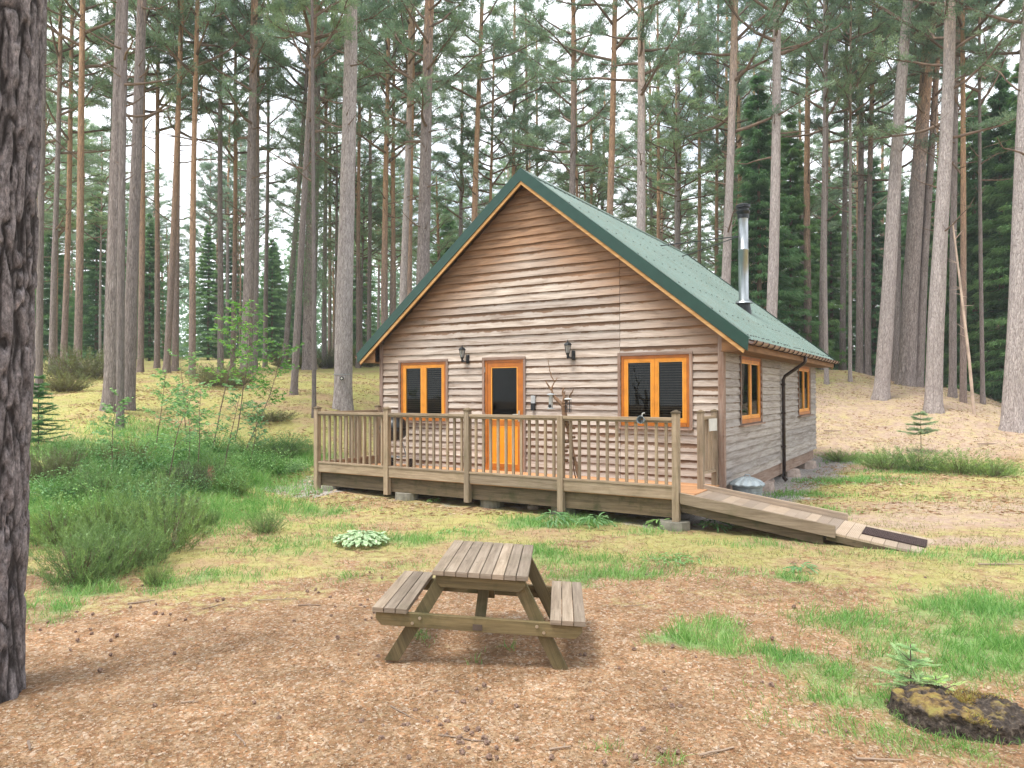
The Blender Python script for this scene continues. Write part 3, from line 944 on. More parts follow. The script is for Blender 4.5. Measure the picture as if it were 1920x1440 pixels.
for yo, y1, nm in ((-SO-0.035, -SO-0.02, 0), (Ln+SO+.02, Ln+SO+.035, 1)):
    for s in (1, -1):
        half = Wd/2+EO+0.05
        x1 = -Wd/2+s*half
        mb = MB()
        z1 = ZA-half*SL
        mb.prism([(-Wd/2, ZA+0.035), (x1, z1+0.035), (x1-s*0.02, z1-0.17), (-Wd/2, ZA-0.20)][::s], yo, y1)
        # return lip over the sheet edge
        mb.prism([(-Wd/2, ZA+0.038), (x1, z1+0.038), (x1, z1+.032), (-Wd/2, ZA+.032)][::s], min(yo, y1)+(.015 if nm == 0 else -.10), max(yo, y1)+(0.10 if nm == 0 else -.015))
        mb.build('bargeboard', 'barge', cabin)
        mb = MB()
        x2 = -Wd/2+s*(half-0.07)
        z2 = ZA-(half-.07)*SL
        yy = (yo+0.016, yo+0.05) if nm == 0 else (yo-.04, yo-.002)
        mb.prism([(-Wd/2, ZA-0.20), (x2, z2-0.20), (x2-s*.02, z2-0.255), (-Wd/2, ZA-0.265)][::s], *yy)
        mb.build('verge_trim', 'raw_trim', cabin)
for a, s in ((0, 1), (-Wd, -1)):
    mb = MB()
    x = a+s*(EO-0.02)
    mb.box((min(x, x+s*.025), -SO+0.04, ZE-0.20), (max(x, x+s*.025), Ln+SO-.04, ZE-0.045))
    mb.box((min(a+s*.03, x-s*.002), -SO+.05, ZE-0.202), (max(a+s*.03, x-s*.002), Ln+SO-.05, ZE-0.186))
    for yb in (-SO+.052, Ln+SO-.07):
        mb.box((min(a+s*.044, x-s*.002), yb, ZE-.184), (max(a+s*.044, x-s*.002), yb+.018, ZE-.06))
        mb.box((min(a+s*.044, a+s*.2), yb+.0005, ZE-.0595), (max(a+s*.044, a+s*.2), yb+.0175, ZE+.08))
    mb.build('fascia', 'fascia_wood', cabin)
    mb = MB()   # half round gutter
    gx = a+s*(EO+0.075); gzz = ZE-0.045
    n = 10
    b0 = len(mb.v)
    for yv in (-SO+.0, Ln+SO):
        for k in range(n+1):
            t = math.pi*k/n
            mb.v.append((gx-0.062*math.cos(t), yv, gzz-0.062*math.sin(t)))
        for k in range(n+1):
            t = math.pi*(n-k)/n
            mb.v.append((gx-0.056*math.cos(t), yv, gzz-0.056*math.sin(t)))
    m = 2*(n+1)
    for k in range(m):
        mb.face([k, (k+1) % m, m+(k+1) % m, m+k])
    mb.face(list(range(m))[::-1]); mb.face([m+k for k in range(m)])
    gut = mb.build('gutter', 'gutter', cabin, smooth=False)
    for i in range(22):
        yv = -SO+0.1+i*0.43
        mb = MB()
        mb.tube([(gx-0.068*math.cos(math.pi*k/8), yv, gzz-0.068*math.sin(math.pi*k/8)) for k in range(9)], 0.011, 6)
        mb.build('bracket', 'plastic', gut)  # rings added to imitate batten reflections that divide the gutter
    if s > 0:
        mb = MB()
        px_, py_ = 0.075, 4.42
        mb.tube([(gx, py_, gzz-0.05), (gx, py_, gzz-0.16), (gx-.03, py_, gzz-.2), (px_+.03, py_, gzz-0.46), (px_, py_, gzz-0.53), (px_, py_, 1.2), (px_, py_, 0.12)], 0.036, 12)
        mb.tube([(px_, py_, .12), (px_, py_, .09), (px_+.05, py_-.02, .04)], 0.042, 12)
        dp = mb.build('downpipe', 'plastic', cabin, smooth=True)
        for z in (2.05, 1.45, 0.75):
            mb = MB(); mb.box((0.03, py_-.05, z-.02), (px_+.045, py_+.05, z+.02)); mb.build('clip', 'plastic', dp)

# windows and door
def window(org, ax, w, z0, z1, inner_sill=False, front=True, curt=None):
    """org: lower left corner on the wall plane; ax: unit vector along the wall; out: outward normal"""
    out = Vector((0, -1, 0)) if front else Vector((1, 0, 0))
    ax = Vector(ax)
    h = z1-z0
    Mx = Matrix(((ax.x, -out.x, 0, org[0]), (ax.y, -out.y, 0, org[1]), (0, 0, 1, z0), (0, 0, 0, 1)))
    # local: x along, y inward, z up
    mb = MB()
    mb.box((-0.055, -0.048, -0.03), (-0.002, -0.038, h+0.05), Mx=Mx); mb.box((w+0.002, -0.048, -0.03), (w+0.055, -0.038, h+0.05), Mx=Mx)
    mb.box((-0.055, -0.051, h+0.002), (w+0.055, -0.038, h+0.052), Mx=Mx)
    mb.box((0, -0.0341, -.01), (w, .064, -.002), Mx=Mx)
    tr = mb.build('window', 'trim_wood', cabin)
    mb = MB()
    mb.box((-0.06, -0.095, -0.05), (w+0.06, -0.003, -0.022), Mx=Mx)
    mb.build('sill', 'trim_wood', tr)
    f = 0.05
    mb = MB()
    mb.box((0, -0.027, 0), (f, 0.06, h), 0.2, Mx=Mx); mb.box((w-f, -0.027, 0), (w, 0.06, h), 0.4, Mx=Mx)
    mb.box((f, -0.027, h-f), (w-f, 0.06, h), 0.6, Mx=Mx); mb.box((f, -0.034, 0), (w-f, 0.06, f+.015), 0.8, Mx=Mx)
    mb.build('frame', 'orange_dark', tr)
    for i in (0, 1):
        x0 = f+0.002 + i*(w/2-f); x1 = x0 + w/2-f-0.004
        g = 0.055
        zz0, zz1 = f+0.018, h-f-0.002
        mb = MB()
        mb.box((x0, -0.020, zz0), (x0+g, 0.05, zz1), Mx=Mx); mb.box((x1-g, -0.020, zz0), (x1, 0.05, zz1), Mx=Mx)
        mb.box((x0+g, -0.020, zz0), (x1-g, 0.05, zz0+g), Mx=Mx); mb.box((x0+g, -0.020, zz1-g), (x1-g, 0.05, zz1), Mx=Mx)
        sash = mb.build('sash', 'orange', tr)
        mb = MB()
        k = 0.014
        X0, X1, Z0, Z1 = x0+g, x1-g, zz0+g, zz1-g
        mb.box((X0, -0.014, Z0), (X0+k, 0.03, Z1), Mx=Mx); mb.box((X1-k, -0.014, Z0), (X1, 0.03, Z1), Mx=Mx)
        mb.box((X0+k, -0.014, Z0), (X1-k, 0.03, Z0+k), Mx=Mx); mb.box((X0+k, -0.014, Z1-k), (X1-k, 0.03, Z1), Mx=Mx)
        mb.build('bead', 'orange_bead', tr)
        mb = MB()
        mb.quad((X0+k, 0.004, Z0+k), (X1-k, 0.004, Z1-k), Mx)
        mb.build('pane', 'glass', tr)
        if curt is None:
            mb = MB()
            z = Z0+k+0.01
            while z < Z1-k-0.01:
                mb.box((X0+k+.004, 0.026, z), (X1-k-.004, 0.050, z+0.006), Mx=Mx @ Matrix.Translation((0, 0, 0)))
                z += 0.042
            mb.build('blind', 'blind', tr)
        else:
            mb = MB()
            for j in range(14):
                xa = X0+k + (X1-X0-2*k)*curt*j/14
                mb.box((xa, 0.030+0.008*(j % 2), Z0+k), (xa+(X1-X0)*curt/14, 0.045+.008*(j % 2), Z1-k), Mx=Mx)
            mb.build('curtain', 'curtain', tr)
    return tr
window((WIN[0][1], 0), (1, 0, 0), WIN[0][2]-WIN[0][1], WIN[0][3], ZH)
window((WIN[2][1], 0), (1, 0, 0), WIN[2][2]-WIN[2][1], WIN[2][3], ZH)
for (a, b, z0, z1), cu in zip(SWIN, (0.45, 0.6)):
    window((0, a), (0, 1, 0), b-a, z0, z1, front=False, curt=cu)

d0, d1 = WIN[1][1], WIN[1][2]
mb = MB()
mb.box((d0-.05, -0.048, ZD), (d0-.002, -0.038, ZH+.05)); mb.box((d1+.002, -0.048, ZD), (d1+.05, -0.038, ZH+.05)); mb.box((d0-.05, -0.051, ZH+.002), (d1+.05, -0.038, ZH+.052))
mb.build('door_trim', 'trim_wood', cabin)
mb = MB()
mb.box((d0, -0.027, ZD+.03), (d0+.05, .06, ZH)); mb.box((d1-.05, -0.027, ZD+.03), (d1, .06, ZH)); mb.box((d0+.05, -0.027, ZH-.05), (d1-.05, .06, ZH))
mb.box((d0, -0.06, ZD+.002), (d1, .06, ZD+.032))
mb.build('door_frame', 'orange_dark', cabin)
e0, e1 = d0+.053, d1-.053
mb = MB()
mb.box((e0, -0.018, ZD+.035), (e0+.085, .04, ZH-.053)); mb.box((e1-.085, -0.018, ZD+.035), (e1, .04, ZH-.053))
zl, zm0, zm1, zt = ZD+.035, 1.27, 1.40, ZH-.053
mb.box((e0+.085, -0.018, zl), (e1-.085, .04, zl+.09)); mb.box((e0+.085, -0.018, zm0), (e1-.085, .04, zm1-.02)); mb.box((e0+.085, -0.018, zt-.085), (e1-.085, .04, zt))
door = mb.build('door', 'orange_dark', cabin)
mb = MB()
q0, q1 = e0+.085, e1-.085
mb.box((q0, -0.008, zl+.09), (q1, .03, zm0))
for k in range(1, 6):
    x = q0+(q1-q0)*k/6
    mb.box((x-.004, -0.011, zl+.105), (x+.004, -.0082, zm0-.015))
mb.build('panel', 'orange_panel', door)
mb = MB()
for (za, zb) in ((zl+.09, zm0), (zm1-.02, zt-.085)):
    mb.box((q0, -0.014, za), (q0+.016, -.0083, zb)); mb.box((q1-.016, -0.014, za), (q1, -.0083, zb))
    mb.box((q0+.016, -0.014, za), (q1-.016, -.0083, za+.016)); mb.box((q0+.016, -0.014, zb-.016), (q1-.016, -.0083, zb))
mb.build('bead', 'orange_bead', door)
mb = MB(); mb.quad((q0, 0.002, zm1-.02), (q1, .002, zt-.085), Matrix()); mb.build('pane', 'glass', door)
mb = MB()
mb.box((e1-.06, -.03, 1.36), (e1-.03, -.018, 1.56)); mb.tube([(e1-.045, -.02, 1.49), (e1-.045, -.06, 1.49), (e1-.16, -.062, 1.485)], 0.010, 8)
mb.build('handle', 'bolt', door)
for z in (0.62, 1.45, 2.33):
    mb = MB(); mb.tube([(d0+.006, -.034, z-.05), (d0+.006, -.034, z+.05)], 0.010, 8); mb.build('hinge', 'bolt', door)

# flue with its stays
FX, FY = -0.76, 4.527
zr = roof_z(FX)
mb = MB()
mb.lathe([(0.112, zr-.12), (0.112, zr+.22), (0.105, zr+.23), (0.105, zr+1.28), (0.112, zr+1.285), (0.112, zr+1.315), (0.105, zr+1.32), (0.105, zr+2.02), (0.11, zr+2.03)], (FX, FY, 0), 28)
flue = mb.build('flue', 'steel', cabin, smooth=False)
for p_ in flue.data.polygons:
    p_.use_smooth = len(p_.vertices) == 4
mb = MB()
mb.lathe([(0.122, zr+1.98), (0.122, zr+2.07), (0.150, zr+2.13), (0.150, zr+2.15), (0.12, zr+2.165), (0.12, zr+2.20), (0.152, zr+2.215), (0.155, zr+2.27), (0.12, zr+2.295)], (FX, FY, 0), 24)
mb.build('cowl', 'black', flue)
mb = MB()
mb.lathe([(0.20, zr+.13), (0.17, zr+.17), (0.112, zr+.20)], (FX, FY, 0), 24)
mb.build('storm_collar', 'steel', flue)
mb = MB()
mb.lathe([(0.17, zr-.16), (0.15, zr+.02), (0.13, zr+.13)], (FX, FY, 0), 20)
mb.build('boot', 'black', flue)
for (a, b) in ((-2.92, 5.35), (-2.96, 7.1)):
    mb = MB()
    mb.tube([(FX-.08, FY+.04, zr+1.62), (a, b, roof_z(a)+.03)], 0.012, 6)
    mb.lathe([(.03, 0), (.03, .02)], (a, b, roof_z(a)+.02), 8)
    mb.build('stay', 'black', flue)

# ------------------------------------------------------------------ deck
deck = empty('veranda_deck', (KX, KY, 0), TH, 'raised timber veranda with slatted railing along the front of the cabin', 'deck')
DB, AL = -1.766, -7.151
mb = MB()
b = -0.045
while b > DB+0.06:
    mb.box((AL, b-0.118, ZD-.028), (-0.04, b, ZD))
    b -= 0.124
mb.build('floor_board', 'floor_wood', deck)
mb = MB()
for a in np.linspace(AL+.1, -.2, 11):
    mb.box((a-.022, DB+.11, .16), (a+.022, -.1, ZD-.03))
mb.build('joist', 'skirt_wood', deck)
PA = [-7.151, -5.409, -3.671, -1.946, -0.152]
PBOT = [0.0, .10, .10, .10, .11]
for i, a in enumerate(PA):
    mb = MB()
    w = 0.048
    top = 1.60 if i != 3 else 1.545
    p = cab(a, DB)
    mb.box((a-w, DB-w, PBOT[i]), (a+w, DB+w, top))
    po = mb.build('post', 'deck_wood', deck, bevel=0.004)
    if i != 3:
        mb = MB()
        mb.lathe([(0.085, top+.001), (0.085, top+.02), (0.05, top+.036), (0.01, top+.052)], (0, 0, 0), 4)
        c = mb.build('cap', 'skirt_wood', po)
        c.rotation_euler = (0, 0, math.pi/4); c.location = (a, DB, 0)
for (a, b, zt, z0) in ((AL, -0.09, 1.60, .05), (-.15, -0.64, 1.585, .12), (-.10, -0.075, 1.585, .1)):
    mb = MB(); w = 0.045
    mb.box((a-w, b-w, z0), (a+w, b+w, zt))
    po = mb.build('post', 'deck_wood', deck, bevel=0.004)
    mb = MB(); mb.lathe([(0.075, zt+.001), (0.075, zt+.02), (0.045, zt+.03), (0.01, zt+.045)], (0, 0, 0), 4)
    c = mb.build('cap', 'skirt_wood', po); c.rotation_euler = (0, 0, math.pi/4); c.location = (a, b, 0)
RT, RB = 1.545, 0.604
for i in range(4):
    a0, a1 = PA[i]+.05, PA[i+1]-.05
    mb = MB()
    mb.box((a0, DB-.04, RT-.045), (a1, DB+.04, RT))
    mb.box((a0, DB-.016, RT-.075), (a1, DB+.016, RT-.0455))
    rail = mb.build('handrail', 'deck_wood', deck, bevel=0.004)
    for k in range(1, 12):
        a = PA[i]+(PA[i+1]-PA[i])*k/12 + rnd.uniform(-.004, .004)
        mb = MB(); mb.box((a-.020, DB+.017, RB+.002), (a+.020, DB+.050, RT-.047)); mb.build('baluster', 'deck_wood', rail)
    mb = MB()
    mb.box((a0-.003, DB-.035, RB-.03), (a1+.003, DB+.055, RB))
    mb.box((a0-.003, DB-.022, 0.415), (a1+.003, DB+.02, RB-.0305))
    mb.build('edge_board', 'deck_wood', deck, bevel=0.003)
    mb = MB()
    mb.box((a0-.05, DB+.052, 0.15), (a1+.05, DB+.085, 0.425))
    mb.build('skirt_board', 'skirt_wood', deck)
mb = MB()   # left return rail
mb.box((AL-.04, DB+.05, RT-.045), (AL+.04, -.14, RT)); mb.box((AL-.016, DB+.05, RT-.075), (AL+.016, -.14, RT-.0455))
rail = mb.build('handrail', 'deck_wood', deck)
for k in range(1, 12):
    b = DB+(1.68)*k/12
    mb = MB(); mb.box((AL+.017, b-.02, RB+.002), (AL+.05, b+.02, RT-.047)); mb.build('baluster', 'deck_wood', rail)
mb = MB(); mb.box((AL-.035, DB+.05, RB-.03), (AL+.055, -.14, RB)); mb.box((AL-.022, DB+.05, .415), (AL+.02, -.14, RB-.0305)); mb.box((AL-.02, DB+.05, .15), (AL+.012, -.14, .4145))
mb.build('edge_board', 'deck_wood', deck)
mb = MB()   # short rail at the cabin corner
def q(t, z, w=0.0):
    return (-.15+.05*t, -0.595+.475*t, z)
mb.bar(q(0, 1.50), q(1, 1.50), .075, .045)
rail = mb.build('handrail', 'deck_wood', deck)
mb = MB(); mb.bar(q(0, .665), q(1, .665), .06, .04); mb.build('bottom_rail', 'deck_wood', deck)
for k in range(1, 5):
    mb = MB(); p = q(k/5, 0); mb.box((p[0]-.016, p[1]-.016, .687), (p[0]+.016, p[1]+.016, 1.477)); mb.build('baluster', 'deck_wood', rail)
for (a, b, R_) in ((-6.93, -1.62, .17), (-5.08, -1.62, .21), (-.2, -1.7, .22), (-3.4, -1.45, .2), (-2.1, -1.4, .2)):
    mb = MB(); zt = .15 if a != -.2 else .112
    mb.lathe([(R_, -.06), (R_, .03), (R_*.97, zt-.004), (R_*.93, zt)], (a, b, 0), 8 if a == -.2 else 20)
    mb.build('footing', 'concrete', deck)

# ramp
ramp = empty('access_ramp', (KX, KY, 0), TH, 'sloping timber ramp with side kerbs running down from the right end of the veranda', 'ramp')
RS = -(0.435-0.15)/1.97
def rz_(a):
    return 0.425 + RS*(a+.08)
mb = MB()
a = -0.09
while a < 2.86:
    a2 = a+.138
    sh = 0.0
    b0_, b1_ = DB+.045, -0.685
    Mx = Matrix.Translation((a, 0, rz_(a))) @ Matrix.Rotation(-math.atan(RS), 4, 'Y')
    r_ = rnd.random()
    mb.box((0, b0_, -.028), (.134, b1_, -.006), r_, Mx=Mx)
    for k in range(7):
        mb.box((.004+k*.019, b0_, -.0058), (.016+k*.019, b1_, 0), r_, Mx=Mx)
    a = a2
mb.build('tread', 'ramp_wood', ramp)
def sloped(a0, a1, b0, b1, t0, t1, h, name, mat):
    mb = MB()
    mb.prism([(a0, t0-h), (a1, t1-h), (a1, t1), (a0, t0)], b0, b1)
    return mb.build(name, mat, ramp, bevel=.004)
sloped(-.10, 1.865, DB-.022, DB+.022, .512, .244, .150, 'kerb', 'deck_wood')
mb = MB()   # grooved far kerb
for k in range(7):
    t0 = .505-k*.0145
    mb.prism([(-.10, t0-.0105), (1.88, t0-.0105-.269), (1.88, t0-.269), (-.10, t0)], -.683, -.655)
mb.prism([(-.10, .395), (1.88, .126), (1.88, .22), (-.10, .49)], -.677, -.661)
mb.build('kerb', 'ramp_wood', ramp)
sloped(-.10, 1.72, DB+.03, DB+.06, .372, .115, .13, 'side_beam', 'skirt_wood')
sloped(-.10, 2.2, -.71, -.684, .38, .07, .10, 'side_beam', 'skirt_wood')
sloped(1.75, 2.86, DB+.045, DB+.075, rz_(1.75)-.03, rz_(2.86)-.03, .08, 'side_beam', 'skirt_wood')
# rubber grid mat on the ramp foot
t = NT('rubber_grid')
vv = t.n('TexVoronoi'); vv.inputs['Scale'].default_value = 60
t.color(t.ramp(vv.outputs['Distance'], (0.2, (0.02, 0.015, 0.017)), (0.8, (0.14, 0.09, 0.08))))
t.bump(vv.outputs['Distance'], .01)
M['rubber'] = t.m
mat_o = empty('rubber_mat', tuple(cab(2.12, -1.12, rz_(2.12)+.004)), TH, 'dark rubber grid mat lying at the foot of the ramp', 'mat')
mb = MB()
Mx = Matrix.Rotation(-math.atan(RS), 4, 'Y')
nx_, ny_ = 34, 24
for i in range(nx_+1):
    x = i*.70/nx_
    mb.box((x, -.27, 0), (x+.010, .22, .012), .5, Mx=Mx)
for j in range(ny_+1):
    y = -.27+j*.48/ny_
    mb.box((0, y, .0005), (.71, y+.010, .0125), .5, Mx=Mx)
mb.box((0, -.27, -.002), (.71, .22, .004), .5, Mx=Mx)
mb.build('grid', 'rubber', mat_o)

# ------------------------------------------------------------------ things on and by the cabin
def lamp(a, b, z, label):
    o = empty('wall_lamp', tuple(cab(a, 0, z)), TH, label, 'wall lamp', 'lantern wall lamps either side of the door')
    mb = MB()   # back plate and arm
    mb.box((.035, -.045, -.10), (.085, -.028, .04)); mb.lathe([(.03, -.125), (.034, -.10), (.034, .035), (.02, .05)], (.06, -.04, 0), 8)
    mb.tube([(.06, -.05, -.06), (.06, -.09, -.09), (.03, -.13, -.085), (0, -.14, -.03)], .014, 8)
    mb.build('bracket', 'black', o)
    mb = MB()
    mb.lathe([(.012, -.10), (.026, -.075), (.020, -.05), (.034, -.02), (.038, .0)], (0, -.14, 0), 6)
    for k in range(6):
        t_ = k*math.pi/3
        mb.tube([(.036*math.cos(t_), -.14+.036*math.sin(t_), 0), (.060*math.cos(t_), -.14+.060*math.sin(t_), .135)], .005, 4)
    mb.lathe([(.064, .133), (.078, .140), (.076, .150), (.058, .172), (.028, .190), (.012, .196), (.010, .215), (.004, .235)], (0, -.14, 0), 6)
    mb.build('lantern', 'black', o)
    mb = MB(); mb.lathe([(.033, .001), (.056, .131)], (0, -.14, 0), 6)
    g = mb.build('lamp_glass', 'lantern_glass', o)
    return o
t = NT('lantern_glass'); t.color((0.55, 0.56, 0.55)); t.rough(0.2, 0.6); t.b.inputs['Transmission Weight'].default_value = 0.5; M['lantern_glass'] = t.m
lamp(-4.945, 0, 2.58, 'black lantern wall lamp between the small window and the door')
lamp(-2.662, 0, 2.59, 'black lantern wall lamp between the door and the large window')
kb = empty('key_box', tuple(cab(-3.42, -.028, 1.70)), TH, 'small grey and black key box screwed to the boards right of the door', 'key box')
mb = MB(); mb.box((-.042, -.035, 0), (.042, 0, .14)); mb.box((-.025, -.040, .03), (.025, -.0352, .12)); mb.build('cover', 'grey_plastic', kb)
mb = MB(); mb.box((-.038, -.05, -.13), (.038, 0, -.002)); mb.build('body', 'black', kb)

def branchy(mb, base, pts_list):
    for pts, r0, r1 in pts_list:
        n = len(pts)
        fine = []
        for i in range(n-1):
            for k in range(4):
                t_ = k/4
                fine.append(Vector(pts[i]).lerp(Vector(pts[i+1]), t_) + Vector((rnd.uniform(-1, 1), rnd.uniform(-1, 1), rnd.uniform(-1, 1)))*0.006)
        fine.append(Vector(pts[-1]))
        mb.tube([tuple(Vector(base)+p) for p in fine], [r0+(r1-r0)*i/(len(fine)-1) for i in range(len(fine))], 7)
br = empty('twisted_branch', tuple(cab(-1.90, DB+.02, 0)), TH, 'gnarled forked branch propped up against the railing post', 'branch')
mb = MB()
branchy(mb, (0, 0, 0), [([(.22, .09, ZD), (.20, .08, .62), (.12, .07, .95), (.04, .06, 1.35), (-.02, .05, 1.58), (-.03, .03, 1.72)], .018, .045),
 ([(-.04, .03, 1.70), (-.12, .03, 1.76), (-.20, .02, 1.86), (-.26, .02, 1.97), (-.32, .0, 2.07)], .035, .008),
 ([(-.24, .02, 1.93), (-.20, .03, 2.02), (-.13, .03, 2.12)], .015, .005), ([(-.17, .03, 2.06), (-.24, .03, 2.15), (-.27, .02, 2.30), (-.285, .02, 2.40)], .010, .004),
 ([(-.02, .03, 1.72), (.06, .0, 1.78), (.12, -.02, 1.86), (.18, -.03, 1.95)], .025, .006),
 ([(-.03, .03, 1.72), (-.02, .04, 1.82), (-.045, .04, 1.90), (-.03, .04, 1.97)], .03, .008), ([(-.03, .04, 1.85), (0, .04, 1.92)], .015, .006),
 ([(.14, .08, .95), (.11, .09, .75), (.17, .1, .5)], .014, .008), ([(.22, .1, .5), (.30, .08, .50)], .01, .006)])
for k in range(9):
    mb.lathe([(.03, 0), (.042, .02), (.03, .04)], (rnd.uniform(.0, .14), .05+rnd.uniform(-.02, .02), .85+k*.07), 6)
mb.build('limb', 'twig', br) if 'twig' in M else None
M['twig'] = plain('brown_twisted_wood', (0.20, 0.115, 0.065), 0.8, var=0.45, sc=16, bump=.004)
mb.build('limb', 'twig', br, smooth=True)
def feeder(a, b, z, cage, label):
    o = empty('bird_feeder', tuple(cab(a, b, z)), TH, label, 'bird feeder')
    mb = MB()
    if not cage:
        mb.lathe([(.06, .20), (.055, .215), (.01, .225)], n=16); mb.build('cap', 'grey_plastic', o)
        mb = MB(); mb.lathe([(.055, -.015), (.055, 0), (.03, .0035)], n=16); mb.build('tray', 'grey_plastic', o)
        mb = MB(); mb.lathe([(.032, .004), (.032, .199)], n=14); mb.build('tube', 'lantern_glass', o)
        mb = MB(); mb.lathe([(.012, .006), (.026, .02), (.022, .045), (.006, .055)], (0, -.035, 0), 8); mb.build('port', 'black', o)
    else:
        for k in range(8):
            t_ = k*math.pi/4
            mb.tube([(.045*math.cos(t_), .045*math.sin(t_), 0), (.045*math.cos(t_), .045*math.sin(t_), .19)], .0035, 4)
        for z_ in (0, .045, .09, .135, .19):
            mb.tube([(.045*math.cos(k*math.pi/6), .045*math.sin(k*math.pi/6), z_) for k in range(12)], .0035, 4, closed=True)
        mb.build('cage', 'black', o)
        mb = MB(); mb.lathe([(.06, .192), (.055, .205), (.01, .215)], n=14); mb.build('cap', 'white', o)
    mb = MB(); mb.tube([(0, 0, .215), (.005, 0, .25), (0, 0, .275 if not cage else .23)], .003, 4); mb.build('hook', 'bolt', o)
feeder(-2.13, DB+.02, 1.66, False, 'clear tube bird feeder with grey cap hanging left of the branch')
feeder(-1.82, DB+.0, 1.60, True, 'wire cage bird feeder hanging right of the branch')

bb = empty('kettle_barbecue', tuple(cab(-6.25, -.62, ZD)), TH, 'black kettle barbecue on legs standing behind the veranda railing', 'barbecue')
mb = MB(); mb.lathe([(.05, .52), (.16, .55), (.24, .62), (.275, .72), (.28, .76)], n=28); mb.build('bowl', 'black', bb, smooth=True)
mb = MB(); mb.lathe([(.285, .762), (.28, .80), (.24, .90), (.16, .97), (.05, 1.0)], n=28); lid = mb.build('lid', 'black', bb, smooth=True)
mb = MB(); mb.tube([(-.06, 0, 1.0), (-.05, 0, 1.05), (.05, 0, 1.05), (.06, 0, 1.0)], .012, 8); mb.build('handle', 'galv', lid)
for k in range(3):
    t_ = 0.6+k*2*math.pi/3
    mb = MB(); mb.tube([(.14*math.cos(t_), .14*math.sin(t_), .56), (.30*math.cos(t_), .30*math.sin(t_), .02)], .012, 8); mb.build('leg', 'galv', bb)
for s in (-1, 1):
    mb = MB(); mb.tube([(.24*s+.02, .17, .09), (.24*s+.05, .17, .09)], .085, 16); mb.build('wheel', 'black', bb)
mb = MB(); mb.tube([(-.2, .17, .09), (.24, .17, .09)], .008, 6); mb.box((-.22, -.1, .2), (.2, .15, .212)); mb.build('shelf', 'galv', bb)

sg = empty('notice_plate', tuple(cab(-.128, -.49, 1.30)), TH, 'small pale plate fixed to the short rail at the cabin corner', 'plate')
mb = MB(); mb.bar((0, 0, .09), (.030, .30, .09), .012, .19, up=(0, 0, 1)); pl = mb.build('board', 'white', sg); pl.location = (.058, .02, 0)

cup = empty('ashtray_pot', tuple(cab(-.62, DB-.06, 1.44)), TH, 'open round metal pot hooked on the railing beside the end post', 'pot')
mb = MB()
prof = [(.040, -.0), (.052, .10), (.056, .10), (.058, .108), (.054, .112), (.047, .10), (.036, .006)]
b0 = len(mb.v)
n = 20
Mx = Matrix.Translation((0, -.02, .06)) @ Matrix.Rotation(math.radians(78), 4, 'X') @ Matrix.Translation((0, 0, -.05))
for (R_, z_) in prof:
    for k in range(n):
        t_ = 2*math.pi*k/n
        mb.v.append(tuple(Mx @ Vector((R_*math.cos(t_), R_*math.sin(t_), z_))))
for i in range(len(prof)-1):
    for k in range(n):
        mb.face([b0+i*n+k, b0+i*n+(k+1) % n, b0+(i+1)*n+(k+1) % n, b0+(i+1)*n+k])
mb.face([b0+k for k in range(n)]); mb.face([b0+(len(prof)-1)*n+k for k in range(n)])
mb.build('pot', 'galv', cup)
mb = MB(); mb.tube([(.0, -.02, .11), (.01, -.02, .16), (.02, .03, .165)], .008, 6); mb.build('hook', 'white', cup)

bn = empty('dustbin', tuple(cab(.31, .30, 0)), TH, 'ribbed galvanised dustbin with a ruffled lid by the cabin corner', 'dustbin')
mb = MB()
prof = [(.20, 0.02)]
z = .05
while z < .50:
    prof += [(.205+z*.05, z), (.212+z*.05, z+.012), (.205+z*.05, z+.024)]
    z += .085
prof += [(.235, .53), (.242, .545)]
mb.lathe(prof, n=32); mb.v = [(x, y, z*.78) for x, y, z in mb.v]; mb.build('bin_body', 'galv', bn, smooth=False)
mb = MB()
b0 = 0; n = 48
pr = [(.27, .535), (.272, .555), (.20, .61), (.10, .655), (.03, .67)]
for (R_, z_) in pr:
    for k in range(n):
        t_ = 2*math.pi*k/n
        w_ = (.006*math.cos(12*t_))*(R_/.27)
        mb.v.append(((R_+w_)*math.cos(t_), (R_+w_)*math.sin(t_), z_+w_*1.2))
for i in range(len(pr)-1):
    for k in range(n):
        mb.face([i*n+k, i*n+(k+1) % n, (i+1)*n+(k+1) % n, (i+1)*n+k])
mb.face([(len(pr)-1)*n+k for k in range(n)]); mb.face([k for k in range(n)][::-1])
lid = mb.build('bin_lid', 'galv', bn); lid.location = (0, 0, -.12)
mb = MB(); mb.tube([(-.05, 0, .655), (-.03, 0, .70), (.03, 0, .70), (.05, 0, .655)], .009, 6); mb.build('handle', 'galv', lid)
mb = MB(); mb.tube([(-.225, -.09, .33), (-.20, -.16, .32), (-.13, -.20, .32), (-.07, -.235, .33)], .009, 6); mb.build('handle', 'galv', bn).location = (0, 0, -.06)

